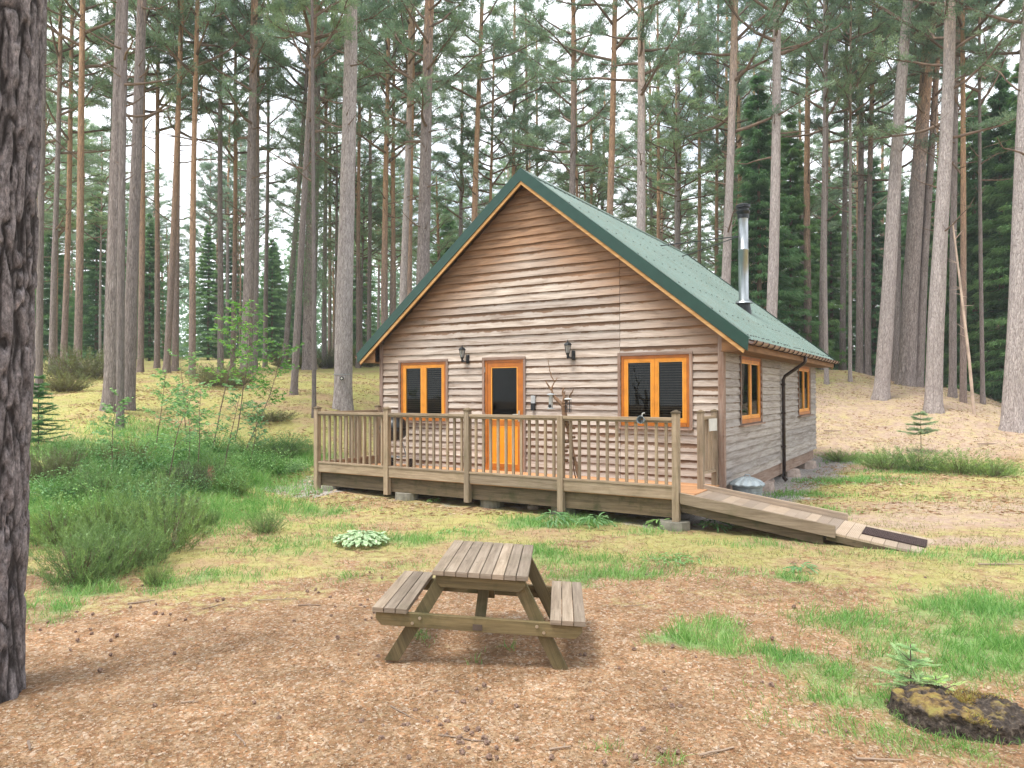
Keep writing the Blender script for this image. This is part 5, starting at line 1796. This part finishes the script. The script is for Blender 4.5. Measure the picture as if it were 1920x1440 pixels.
def heather(p, k, s, sz, label, group=None):
    o = empty('heather_bush', tuple(p), 0, label, 'heather', group)
    rz = rnd.uniform(0, 6.28)
    part('sprigs', HE[k], o, (s, s, sz), rz=rz); part('stems', HS_, o, (s, s, sz), rz=rz)
HB = [(310, 1035, 0, 1.05, 1.15, 'tallest dark-footed heather bush at the front of the left bank'), (150, 1095, 1, 1.0, 1.0, 'heather bush beside the huge trunk at the left path edge'),
 (225, 1075, 0, .9, .95, 'heather bush between the trunk-side one and the tallest one'), (255, 1000, 0, 1.1, 1.1, 'heather bush right behind the front row on the left bank'),
 (110, 1020, 1, 1.1, 1.1, 'heather bush half hidden behind the huge trunk'), (345, 925, 2, .75, .9, 'round dark heather bush near the small broken stump'),
 (498, 1000, 0, .55, .5, 'lone small heather tuft on the moss left of the lungwort'), (395, 985, 1, .3, .45, 'tiny upright heather sprig on the moss right of the bank'),
 (292, 1100, 1, .35, .5, 'small heather sprig on the bare needles at the bank foot'), (190, 940, 0, 1.2, 1.0, 'heather bush in the middle of the left bank'),
 (290, 940, 1, 1.0, 1.0, 'heather bush uphill of the tallest one'), (100, 905, 2, 1.0, 1.0, 'brownish heather near the little spruce'),
 (535, 860, 1, 1.2, .9, 'heather bush just left of the veranda end post'), (470, 855, 0, 1.0, .8, 'heather patch left of the veranda under the saplings'),
 (150, 712, 2, 2.6, 2.0, 'broad brown heather mound far left on the mossy rise'), (120, 735, 2, 1.4, 1.0, 'brown heather in front of the broad far-left mound'),
 (425, 725, 2, 2.1, 1.4, 'dark heather mound with a green top in the middle of the moss'), (510, 790, 2, 1.4, .5, 'flat heather patch on the moss left of the veranda'),
 (615, 690, 2, 2.0, 1.7, 'dark heather mound behind the veranda end'), (690, 688, 2, 2.4, 1.9, 'dark heather mound at the left corner of the cabin'),
 (1605, 695, 2, 3.2, 2.4, 'rounded olive heather mound on the hill crest by the roof end'), (545, 690, 2, 2.0, 1.4, 'heather mound beyond the leaning slim pine'),
 (1660, 880, 0, 1.3, .9, 'left heather clump in the strip at the foot of the right hill'), (1720, 882, 1, 1.5, 1.1, 'middle heather clump in the strip at the foot of the right hill'),
 (1800, 888, 0, 1.5, .9, 'right heather clump in the strip at the foot of the right hill'), (1575, 865, 1, 1.2, .6, 'low heather at the back corner of the cabin'),
 (1860, 893, 1, 1.2, .8, 'last heather clump toward the right edge'), (440, 930, 1, .6, .8, 'heather bush on the grass right of the small broken stump'), (240, 880, 2, .8, .9, 'brown heather under the thin saplings'), (330, 990, 2, .6, .8, 'dark heather behind the tallest bush'), (200, 1010, 1, .8, 1.1, 'upright heather in the middle of the front bank'), (275, 1060, 1, .7, .8, 'small heather bush filling the front row gap'), (360, 1000, 1, .5, .8, 'narrow heather bush right of the tallest one'),
 (175, 1060, 0, .9, .9, 'heather bush second from the huge trunk in the front row'), (140, 870, 1, 1.3, .9, 'heather behind the little spruce on the bank'), (390, 905, 0, .8, .9, 'green heather bush beside the small broken stump')]
for (px, py, k, s, sz, lb) in HB:
    p = hit(px, py)
    if p: heather(p, k, s, sz, lb, 'heather bushes')

BL = []
for k, (px, py) in enumerate(((245, 860), (300, 845), (355, 862), (405, 850), (330, 900), (270, 895), (455, 868), (500, 850), (185, 868), (120, 850), (235, 930), (380, 880), (300, 965), (150, 1000), (430, 905), (540, 845), (215, 900), (165, 930), (350, 930), (475, 885), (420, 925), (250, 985), (190, 1030), (110, 945), (520, 890), (330, 870))):
    BL.append((px, py))
LM = None
# broadleaf saplings
def sapling(p, H, lean, label, mat='sapling_leaf', n_tw=16, leaf=.075, start=.35, cat='sapling', bare=False):
    o = empty('sapling_tree', tuple(p), 0, label, cat)
    mb = MB()
    pts = [Vector((0, 0, -.03))]
    d = Vector((lean, 0, 1)).normalized()
    for k in range(7):
        d = (d+Vector((rnd.uniform(-.10, .10), rnd.uniform(-.1, .1), 0))).normalized()
        pts.append(pts[-1]+d*H/7)
    mb.tube(pts, [.013*(H/2)**.5*(1-.8*k/7) for k in range(8)], 6)
    LP, LD = [], []
    for k in range(n_tw):
        t_ = start+(1-start)*(k+rnd.random())/n_tw
        q_ = min(6.999, t_*7); i = int(q_); b_ = pts[i].lerp(pts[i+1], q_-i)
        a = rnd.uniform(0, 6.28)
        L = rnd.uniform(.18, .42)*(1.3-.6*t_)*min(1.5, H/1.8)
        e = b_+Vector((math.cos(a)*L, math.sin(a)*L, L*rnd.uniform(.1, .7)))
        mb.tube([b_, e], [.004, .002], 4, cap=False)
        for j in range(15):
            s_ = rnd.uniform(.2, 1.1)
            LP.append((b_.lerp(e, s_)+Vector((rnd.uniform(-.03, .03), rnd.uniform(-.03, .03), rnd.uniform(-.02, .02))))[:])
            LD.append((math.cos(a)+rnd.uniform(-1, 1), math.sin(a)+rnd.uniform(-1, 1), rnd.uniform(-.5, .3)))
    mb.build('stem', 'branch', o)
    LP, LD = np.array(LP), np.array(LD)
    V, F = leaves(LP, LD, NR.uniform(.7, 1.2, len(LP))*leaf, leaf*.42)
    np_mesh('leaves', V, F, mat, NR.random(len(LP)), o)
    return o
SA = [(455, 860, 2.7, .30, 'arching bright-leaved sapling leaning furthest toward the cabin', 1), (207, 905, 1.5, .03, 'small thin sapling in front of the close pair of pines', 0), (316, 915, 1.85, .03, 'straight thin-stemmed sapling nearest the close pair of pines', 0),
 (350, 880, 1.5, .15, 'slanting sapling stem second from the left in the sapling row', 0), (368, 900, 1.7, .06, 'sapling with a forked base above the small broken stump', 0),
 (418, 895, 1.95, .08, 'sapling with leafy top right of the small broken stump', 0), (468, 880, 1.4, .04, 'small sapling toward the veranda end', 0),
 (395, 850, 3.4, .24, 'tall sapling with bright lime leaves reaching before the dark purplish pine', 1), (350, 840, 2.0, -.05, 'mid-height sapling behind the forked one', 0),
 (440, 830, 3.1, .16, 'tall bright-leaved sapling nearest the veranda', 1), (290, 850, 1.7, .1, 'leafy sapling left of the straight thin-stemmed one', 0)]
for (px, py, H_, ln_, lb, br_) in SA:
    sapling(hit(px, py), H_, ln_, lb, 'bright_leaf' if br_ else 'sapling_leaf', 40 if br_ else 28, .09 if br_ else .075, .45 if br_ else .35)

# seedlings of spruce and pine
def seedling(p, H, Rb, mat, label, whorls=8, tuft=70, name='spruce_seedling', L=.03, sparse=False, wd=.006):
    o = empty(name, tuple(p), 0, label, 'seedling')
    mb = MB(); mb.tube([(0, 0, -.02), (0, 0, H)], [.012*H**.5, .003], 6)
    P_, D_, S_ = [], [], []
    for i in range(whorls):
        f = (i+rnd.uniform(-.3, .3)*(i > 0))/(whorls-.4); z = H*(.12+.88*f) if not sparse else H*(.45+.55*f)
        R = Rb*(1-f)**.8+.03
        for k in range(6 if not sparse else 5):
            a = k*6.28/6+i*.7+rnd.uniform(-.4, .4)
            R = (Rb*(1-f)**.8+.03)*rnd.uniform(.6, 1.1)
            e = Vector((math.cos(a)*R, math.sin(a)*R, z+R*rnd.uniform(-.15, .4))); b_ = Vector((0, 0, z))
            mb.tube([b_, e], [.004, .0015], 4, cap=False)
            dd = (e-b_).normalized(); sd2 = dd.cross(Vector((0, 0, 1))).normalized()
            for j in range(tuft):
                s_ = rnd.random()**.8; w_ = (1-s_)*R*.35
                off = sd2*rnd.uniform(-w_, w_)
                P_.append((b_.lerp(e, s_)+off)[:]); S_.append(.3+s_*.6+rnd.uniform(-.15, .15))
                q_ = dd*.8+sd2*rnd.uniform(-1, 1)+Vector((0, 0, rnd.uniform(-.3, .4)))
                D_.append(q_[:])
    mb.build('stem', 'branch', o)
    V, F = blades(np.array(P_), np.array(D_), NR.uniform(.8, 1.3, len(P_))*L, wd)
    np_mesh('needles', V, F, mat, np.clip(np.array(S_), 0, 1), o)
seedling(hit(72, 845), 1.45, .55, 'spruce', 'little dark spruce beside the huge foreground trunk', 13, 150, 'spruce_seedling', .07, wd=.010)
seedling(hit(1727, 850), 1.15, .5, 'needles', 'small pine seedling standing alone on the right hillside', 5, 160, 'pine_seedling', .10, True, wd=.014)
seedling(hit(1703, 1300), .42, .26, 'young_spruce', 'small pale green spruce seedling behind the mossy stump', 6, 90, 'spruce_seedling', .022) if 'young_spruce' in M else None
M['young_spruce'] = leaf_mat('young_spruce', (0.22, 0.42, 0.15), (0.40, 0.62, 0.27), (0.62, 0.78, 0.42), .45)
seedling(hit(1708, 1300), .30, .25, 'young_spruce', 'small pale green spruce seedling behind the mossy stump', 5, 260, 'spruce_seedling', .020, wd=.0035)
seedling(hit(1755, 1320), .16, .18, 'young_spruce', 'tiny flat spruce sprig on the back edge of the mossy stump', 3, 110, 'spruce_seedling', .02, wd=.0045)

# mossy stump
def stump():
    p = Vector((2.56, 4.16, 0)); p.z = gz(p.x, p.y)
    o = empty('mossy_stump', tuple(p), math.radians(-18), 'wide low rotting stump crusted with yellow moss', 'stump')
    n, m = 120, 46
    V = []
    prof = []
    for j in range(m):
        t = j/(m-1)
        if t < .45:
            prof.append((1.0+.10*(1-t/.45), t/.45*.9))
        else:
            s_ = (t-.45)/.55
            prof.append((1-s_, .9+.1*math.sin(s_*1.5)))
    for (r, z) in prof:
        for k in range(n):
            a = 2*math.pi*k/n
            c, s_ = math.cos(a), math.sin(a)
            edge = 1+.10*MN.noise((c*1.6, s_*1.6, 4))+.05*MN.noise((c*5, s_*5, 7))
            x, y = c*.33*r*edge, s_*.26*r*edge
            hh = .165+.04*MN.noise((x*3, y*3, 2))+(-.03*x)
            zz = z*hh+.022*MN.fractal((x*14, y*14, z*2), 1, 2, 4)
            V.append((x+.02*MN.noise((x*20, y*20, zz*20)), y+.02*MN.noise((x*20+9, y*20, zz*20)), zz-.045+.02*MN.noise((x*30, y*30, 1))))
    F = [(j*n+k, j*n+(k+1) % n, (j+1)*n+(k+1) % n, (j+1)*n+k) for j in range(m-1) for k in range(n)]
    np_mesh('wood', np.array(V), np.array(F), 'stump', parent=o, smooth=True)
    # moss tufts on top
    V = np.array(V)
    top = V[int(.42*m)*n:]
    sel = top[NR.integers(0, len(top), 9000)]
    ms = np.array([MN.noise((q_[0]*5, q_[1]*5, 3.3)) for q_ in sel])
    sel = sel[ms > .12]
    V2, F2 = blades(sel+NR.normal(size=sel.shape)*.004, NR.normal(size=sel.shape)*.5+np.array([0, 0, .7]), NR.uniform(.010, .026, len(sel)), .005)
    np_mesh('moss', V2, F2, 'moss_tuft', NR.random(len(sel)), o)
t = NT('rotten_stump_wood')
co = t.coord('Object')
n1 = t.noise(co, 9, 6, .65); n2 = t.noise(co, 40, 4)
zz = t.sep(co)[2]
c = t.ramp(n2, (.3, (0.015, 0.012, 0.010)), (.55, (0.06, 0.045, 0.035)), (.75, (0.16, 0.13, 0.10)))
mo = t.ramp(n1, (.3, (0.15, 0.085, 0.035)), (.5, (0.30, 0.19, 0.06)), (.7, (0.24, 0.22, 0.06)))
k = t.math('ADD', t.math('MULTIPLY', zz, 5.0), t.math('MULTIPLY', t.math('SUBTRACT', n1, .5), 1.6))
c = t.mix(t.ramp(k, (.55, 0.0), (.80, .85)), c, mo)
t.color(c); t.bump(t.math('ADD', n1, n2), .02); M['stump'] = t.m
M['moss_tuft'] = leaf_mat('moss_tufts', (0.24, 0.13, 0.05), (0.36, 0.26, 0.07), (0.36, 0.38, 0.09), .3)
stump()
# small broken stump
p = hit(396, 912)
o = empty('broken_stump', tuple(p), 0, 'small dark broken stump poking out of the grass', 'stump')
mb = MB(); mb.lathe([(.13, -.05), (.10, .05), (.075, .18), (.06, .26), (.045, .30)], n=9)
for k in range(5):
    a = k*1.26; mb.tube([(.045*math.cos(a), .045*math.sin(a), .26), (.04*math.cos(a), .04*math.sin(a), .30+rnd.uniform(.02, .10))], [.022, .004], 5)
for k in range(4):
    a = k*1.6+.5; mb.tube([(.08*math.cos(a), .08*math.sin(a), .05), (.22*math.cos(a), .22*math.sin(a), -.01)], [.035, .012], 6)
mb.build('wood', 'twig', o)

# lungwort plant and leafy weeds
def bilberries():
    proto = None
    for (px, py) in BL:
        p = hit(px, py)
        if proto is None:
            leafplant(p, .55, .42, 620, .05, .026, 'bilberry_leaf', 'bilberry_bush', 'low loose bilberry bush with small pale green leaves on the left bank', 'bush', 'bilberry bushes', .1)
            proto = [o for o in COL.objects if o.name == 'bilberry_bush'][0]
        else:
            c = proto.copy(); COL.objects.link(c); c.location = p; c.rotation_euler = (0, 0, rnd.uniform(0, 6))
            sc = rnd.uniform(.6, 1.2); c.scale = (sc, sc, sc*rnd.uniform(.8, 1.2))
            for ch in list(proto.children):
                d = ch.copy(); COL.objects.link(d); d.parent = c
def leafplant(p, R, H, n, L, W_, mat, name, label, cat, group=None, droop=.25):
    o = empty(name, tuple(p), 0, label, cat, group)
    V, F, rv = [], [], []
    mb = MB()
    for i in range(n):
        a = rnd.uniform(0, 6.28); r = R*rnd.random()**.55
        c = Vector((math.cos(a)*r, math.sin(a)*r, H*(1-.55*(r/R)**2)*(rnd.uniform(.7, 1.05) if H < .3 else rnd.uniform(.3, 1.3))))
        d = Vector((math.cos(a)+rnd.uniform(-.7, .7), math.sin(a)+rnd.uniform(-.7, .7), rnd.uniform(-.35, .25))).normalized()
        s_ = d.cross(Vector((0, 0, 1))).normalized(); up = s_.cross(d)
        l = L*rnd.uniform(.7, 1.2); w = W_*rnd.uniform(.8, 1.2)
        b = len(V)
        V += [c, c+d*l*.35-s_*w*.5+up*.004, c+d*l*.75-s_*w*.38-up*l*.05, c+d*l-up*l*droop, c+d*l*.75+s_*w*.38-up*l*.05, c+d*l*.35+s_*w*.5+up*.004, c+d*l*.5-up*.006]
        for k in range(6):
            F.append((b+6, b+k, b+(k+1) % 6)); rv.append(min(1, max(0, .45+rnd.uniform(-.4, .4)+c.z/H*.2)))
        if i % 3 == 0:
            mb.tube([(0, 0, 0), (c.x*.6, c.y*.6, c.z*.6), c[:]], .002, 3, cap=False)
    mb.build('stems', 'grass', o)
    np_mesh('leaves', np.array([v[:] for v in V]), np.array(F), mat, np.array(rv), o)
bilberries()
p = hit(677, 1022)
leafplant(p, .30, .17, 260, .085, .055, 'lungwort', 'lungwort_plant', 'silvery-leaved clump growing alone on the moss left of the table', 'plant')
WEEDS = [(1040, 985, .22, .20, 60, .15, .03, 'broad-bladed weed clump left of the fourth railing post'), (1115, 990, .22, .18, 60, .14, .03, 'broad-bladed weed clump right of the fourth railing post'),
 (815, 942, .10, .07, 26, .05, .035, 'tiny leafy weed at the veranda foot beside a concrete pad'), (1340, 992, .20, .14, 40, .16, .028, 'rosette weed in front of the ramp beam'),
 (1235, 990, .16, .12, 30, .10, .03, 'leafy weed left of the end post footing'), (1590, 1005, .14, .10, 40, .06, .02, 'small weed under the end of the near kerb'),
 (1260, 1052, .3, .05, 60, .06, .03, 'flat creeping weed in the grass right of the table'), (850, 1000, .18, .05, 30, .06, .03, 'flat weed on the moss behind the table'),
 (1500, 1070, .15, .08, 26, .10, .03, 'pale weed by the grass patch right of the table'), (1740, 1345, .05, .10, 14, .045, .022, 'tiny leafy sprig at the front of the mossy stump')]
for (px, py, R_, H_, n_, L_, W_, lb) in WEEDS:
    leafplant(hit(px, py), R_, H_, n_, L_, W_, 'sapling_leaf', 'leafy_weed', lb, 'weed')

# trail camera strapped to the tall pale trunk
p = POS[7]
zc = CZ+(738-711)/FPX*(p.y-.28)
o = empty('trail_camera', (p.x+.04, p.y-.285, zc), 0, 'small dark box with a lens strapped round the tall pale trunk', 'camera box')
mb = MB(); mb.tube([(0, .03, 0), (0, -.05, 0)], .055, 14); mb.build('housing', 'black', o)
mb = MB(); mb.tube([(0, -.051, 0), (0, -.056, 0)], .03, 12); mb.build('lens', 'white', o)
mb = MB(); mb.tube([(-.04+.268*math.cos(t_), .285+.268*math.sin(t_), .12) for t_ in np.linspace(0, 6.28, 25)[:-1]], .008, 5, closed=True); mb.build('strap', 'grey_plastic', o)

# sticks, cones, chips, stones
def stick(px, py, L, r, ang, label):
    p = hit(px, py)
    o = empty('fallen_stick', (p.x, p.y, p.z+r), ang, label, 'stick', 'fallen sticks')
    mb = MB(); pts = [Vector((-L/2, 0, 0))]
    for k in range(6):
        pts.append(pts[-1]+Vector((L/6, rnd.uniform(-.09, .09)*L/3, 0)))
    for q_ in pts: q_.z = 0.004
    mb.tube(pts, [r*(1-.4*k/6) for k in range(7)], 6)
    k = rnd.randint(2, 4)
    mb.tube([pts[k], pts[k]+Vector((L*.13, L*.12, .01))], [r*.6, r*.3], 5)
    mb.build('wood', 'stick', o)
for a in [(265, 1133, .22, .009, .5, 'short pale stick at the foot of the tallest heather bush'), (405, 1140, .25, .005, .9, 'thin slanting twig on the needles left of the table'),
 (520, 1128, .35, .006, .15, 'long thin twig left of the bench end'), (580, 1138, .2, .008, .0, 'short thick twig left of the bench end'),
 (355, 1322, .10, .006, .1, 'pale split twig left of centre in the foreground'), (55, 1405, .11, .008, -.9, 'bent pale stick at the bottom left corner'),
 (1345, 1418, .22, .007, .35, 'curved pale stick at the bottom right of centre'), (1650, 1432, .24, .006, -.1, 'forked stick at the bottom edge below the stump'),
 (1050, 1410, .12, .007, .3, 'stubby pale stick at the bottom centre'), (1880, 1062, .5, .010, -.1, 'dark curved stick on the moss at the right edge'),
 (760, 1345, .30, .005, -.8, 'curved thin twig among the cones below the table'), (870, 1388, .30, .006, -.25, 'long twig lying through the cones below the table'),
 (1190, 1140, .2, .005, .2, 'thin twig on the needles right of the bench'), (1855, 835, .7, .02, .1, 'short log on the right hillside by the edge pine'), (1560, 810, .5, .02, 0, 'dark fallen branch on the right hillside near the cabin'),
 (450, 1390, .2, .005, 2.2, 'thin dark twig in the lower left foreground'), (1320, 1345, .12, .004, .7, 'pale sliver of twig right of the cones'), (1500, 1095, .18, .004, .2, 'thin twig right of the grass patch')]:
    stick(*a)

def cone_mesh():
    mb = MB()
    b0 = 0
    rows, n = 9, 10
    for j in range(rows):
        t_ = j/(rows-1)
        R_ = .019*math.sin(math.pi*(.12+.80*t_))**.8*(1.15-.5*t_)
        for k in range(n):
            a = 2*math.pi*(k+.5*(j % 2))/n
            r_ = R_*(1.18 if (k+j) % 2 == 0 else .85)
            mb.v.append((-.022+.046*t_, r_*math.cos(a), .014+r_*math.sin(a)))
    for j in range(rows-1):
        for k in range(n):
            mb.face([j*n+k, j*n+(k+1) % n, (j+1)*n+(k+1) % n, (j+1)*n+k])
    mb.face(list(range(n))); mb.face([(rows-1)*n+k for k in range(n)][::-1])
    o = mb.build('pine_cone', 'cone'); me = o.data; bpy.data.objects.remove(o); return me
CM = cone_mesh()
spots = []
for (cx, cy_, sx, sy, n_) in ((790, 1345, 45, 30, 18), (890, 1405, 40, 14, 12), (560, 1130, 170, 40, 12), (330, 1160, 130, 40, 11), (130, 1200, 70, 50, 10), (680, 1120, 60, 30, 14), (1300, 1330, 120, 60, 8),
                              (1420, 1340, 80, 50, 6), (1150, 1230, 160, 40, 8), (480, 1250, 250, 80, 10), (1450, 1160, 250, 70, 12), (900, 1300, 200, 40, 8), (1100, 1430, 120, 10, 6)):
    for _ in range(n_):
        spots.append((rf.gauss(cx, sx), rf.gauss(cy_, sy)))
for (px, py) in spots:
    if not (5 < px < 1900 and 1060 < py < 1436): continue
    p = hit(px, py, 3.2)
    if not p: continue
    o = bpy.data.objects.new('pine_cone', CM); COL.objects.link(o)
    s_ = rf.uniform(.5, .85)
    o.location = (p.x, p.y, p.z+.002); o.rotation_euler = (rf.uniform(-.3, .3), rf.uniform(-.3, .3), rf.uniform(0, 6.28)); o.scale = (s_, s_, s_)
    tag(o, 'small dark pine cone fallen on the bare needle litter', 'pine cone', 'fallen pine cones')

def litter():
    N = 230000
    # more of it near the viewer
    d = 3.2+9.5*NR.random(N)**1.5; u = NR.uniform(-.85, .85, N)
    X = u*d; Y = d
    gm = grass_mask(X, Y)
    keep = NR.random(N) > gm*.8
    keep &= NR.random(N) > smooth1(7.5, 11, Y)*.7
    X, Y = X[keep], Y[keep]; n = len(X)
    Z = ground_z(X, Y)+(vfbm(X, Y, 2.2, 3)-.5)*0.05+(vfbm(X, Y, 9, 13)-.5)*0.016
    P = np.stack([X, Y, Z+NR.uniform(.001, .010, n)], 1)
    a = NR.uniform(0, 2*math.pi, n)
    D = np.stack([np.cos(a), np.sin(a), NR.normal(0, .12, n)], 1)
    kind = NR.random(n)
    L = np.where(kind < .86, NR.uniform(.02, .05, n), NR.uniform(.008, .024, n))
    W_ = np.where(kind < .86, NR.uniform(.0014, .003, n), NR.uniform(.004, .011, n))
    S = np.stack([-D[:, 1], D[:, 0], NR.normal(0, .25, n)], 1); S = unit(S)
    V = np.stack([P-S*W_[:, None]/2, P+D*L[:, None]*.5-S*W_[:, None]*.55, P+D*L[:, None], P+D*L[:, None]*.4+S*W_[:, None]*.5], 1).reshape(-1, 3)
    rv = np.where(kind < .86, NR.random(n)**1.4*.75, np.where(NR.random(n) < .7, .75+NR.random(n)*.25, 0.0))
    o = np_mesh('needle_litter', V, np.arange(4*n).reshape(-1, 4), 'litter', rv)
    tag(o, kind='stuff', label='dead pine needles and bark chips strewn over the forest floor', cat='litter')
litter()

def hill_litter():
    N = 70000
    d = 11+20*NR.random(N); u = NR.uniform(-.62, .78, N)
    X = u*d; Y = d
    A = (X-KX)*math.cos(TH)+(Y-KY)*math.sin(TH); B = -(X-KX)*math.sin(TH)+(Y-KY)*math.cos(TH)
    ok = ~((A > -7.4) & (A < .3) & (B > -1.8) & (B < 9.2)) & (NR.random(N) < np.clip(vfbm(X, Y, 1.4, 131)*2.4-.75, 0, 1))
    X, Y = X[ok], Y[ok]; n = len(X)
    P = np.stack([X, Y, ground_z(X, Y)+(vfbm(X, Y, 2.2, 3)-.5)*0.05+NR.uniform(.004, .02, n)], 1)
    a = NR.uniform(0, 2*math.pi, n)
    D = np.stack([np.cos(a), np.sin(a), NR.normal(0, .15, n)], 1)
    V, F = leaves(P, D, NR.uniform(.05, .16, n), NR.uniform(.008, .03, n))
    o = np_mesh('hill_litter', V, F, 'litter', NR.random(n)**1.2)
    tag(o, kind='stuff', label='twigs, bark flakes and dead needles strewn over the slopes', cat='litter')
hill_litter()

def grass():
    N = 800000
    d = 3.3+22*NR.random(N)**1.15; u = NR.uniform(-.80, .80, N)
    X = u*d; Y = d
    g = grass_mask(X, Y)
    A = (X-KX)*math.cos(TH)+(Y-KY)*math.sin(TH); B = -(X-KX)*math.sin(TH)+(Y-KY)*math.cos(TH)
    inside = (A > -7.3) & (A < .15) & (B > -1.75) & (B < 9.2)
    inside |= (A > -.2) & (A < 2.2) & (B > -1.78) & (B < -.6)
    keep = (NR.random(N) < g**1.4*np.clip(vfbm(X, Y, 6.5, 51)*3.6-1.15, .05, 1)) & ~inside
    X, Y, g = X[keep], Y[keep], g[keep]; n = len(X)
    Z = ground_z(X, Y)+(vfbm(X, Y, 2.2, 3)-.5)*0.05-.004
    clump = vfbm(X, Y, 2.5, 61)
    L = (.05+.12*np.clip(g, 0, 1)*clump*1.6)*NR.uniform(.6, 1.3, n)
    L = np.where((X < -3.2) & (Y > 8), L*(.7+2.6*vfbm(X, Y, 3.1, 121)**1.5), L)
    D = NR.normal(size=(n, 3))*.42; D[:, 2] = 1
    sw = np.stack([vfbm(X, Y, 1.2, 71)-.5, vfbm(X, Y, 1.2, 81)-.5, np.zeros(n)], 1)*1.3
    D = D+sw
    P = np.stack([X, Y, Z], 1)
    Dn = unit(D); S = unit(np.cross(Dn, NR.normal(size=(n, 3)))); W_ = (.0018+.00055*Y)[:, None]
    midp = P+Dn*(L*.55)[:, None]
    D2 = unit(Dn+NR.normal(size=(n, 3))*.3+np.array([0, 0, -.35]))
    tip = midp+D2*(L*.5)[:, None]
    V = np.stack([P-S*W_/2, P+S*W_/2, midp+S*W_*.35, tip, midp-S*W_*.35], 1).reshape(-1, 3)
    b5 = np.arange(n)[:, None]*5
    F = np.concatenate([b5+np.array([[0, 1, 2]]), b5+np.array([[0, 2, 4]]), b5+np.array([[4, 2, 3]])], 0)
    o = np_mesh('grass', V, F, 'grass', np.tile(np.clip(NR.random(n)*.6+clump*.5, 0, 1), 3))
    tag(o, kind='stuff', label='patches of fresh green grass round the cabin and bank', cat='grass')
    # thin dry and mossy blades over the open ground
    N = 200000
    d = 4.2+24*NR.random(N)**1.1; u = NR.uniform(-.80, .80, N)
    X = u*d; Y = d
    A = (X-KX)*math.cos(TH)+(Y-KY)*math.sin(TH); B = -(X-KX)*math.sin(TH)+(Y-KY)*math.cos(TH)
    inside = (A > -7.3) & (A < .6) & (B > -1.75) & (B < 9.2)
    inside |= (A > -.2) & (A < 2.9) & (B > -1.78) & (B < -.6)
    dens = np.clip(smooth1(6, 9, Y)+smooth1(1.5, 3, X)*.6, 0, 1)*np.clip(vfbm(X, Y, 1.3, 91)*2-.55, 0, 1)
    keep = (NR.random(N) < dens) & ~inside
    X, Y = X[keep], Y[keep]; n = len(X)
    Z = ground_z(X, Y)+(vfbm(X, Y, 2.2, 3)-.5)*0.05-.003
    D = NR.normal(size=(n, 3))*.8; D[:, 2] = np.abs(D[:, 2])+.35
    V, F = blades(np.stack([X, Y, Z], 1), D, NR.uniform(.02, .07, n), .004+.0005*Y)
    o = np_mesh('dry_grass', V, F, 'dry_grass', NR.random(n))
    tag(o, kind='stuff', label='thin dry grass and moss stalks over the open ground', cat='dry grass')
grass()

for (px, py, s_, lb) in ((1000, 955, .10, 'rounded pink stone in the weeds under the veranda edge'), (1440, 905, .13, 'pale stone at the foot of the side wall near the bin')):
    p = hit(px, py)
    o = empty('field_stone', tuple(p), rnd.uniform(0, 3), lb, 'stone')
    mb = MB(); mb.lathe([(.6*s_, -.2*s_), (s_, .1*s_), (1.05*s_, .35*s_), (.8*s_, .7*s_), (.3*s_, .9*s_)], n=11); mb.build('rock', 'stone', o, smooth=True)

# ------------------------------------------------------------------ forest air
def haze():
    mb = MB()
    mb.box((-152, -47, -2.5), (152, 152, 42))
    hm = bpy.data.materials.new('forest_air')
    hm.use_nodes = True
    t = hm.node_tree
    t.nodes.clear()
    out = t.nodes.new('ShaderNodeOutputMaterial')
    v = t.nodes.new('ShaderNodeVolumePrincipled')
    v.inputs['Color'].default_value = (0.93, 0.96, 0.97, 1)
    v.inputs['Density'].default_value = 0.001
    v.inputs['Anisotropy'].default_value = 0.0
    t.links.new(v.outputs[0], out.inputs['Volume'])
    M['haze'] = hm
    o = mb.build('haze', 'haze')
    tag(o, kind='stuff', label='thin pale haze in the forest air', cat='haze')
haze()
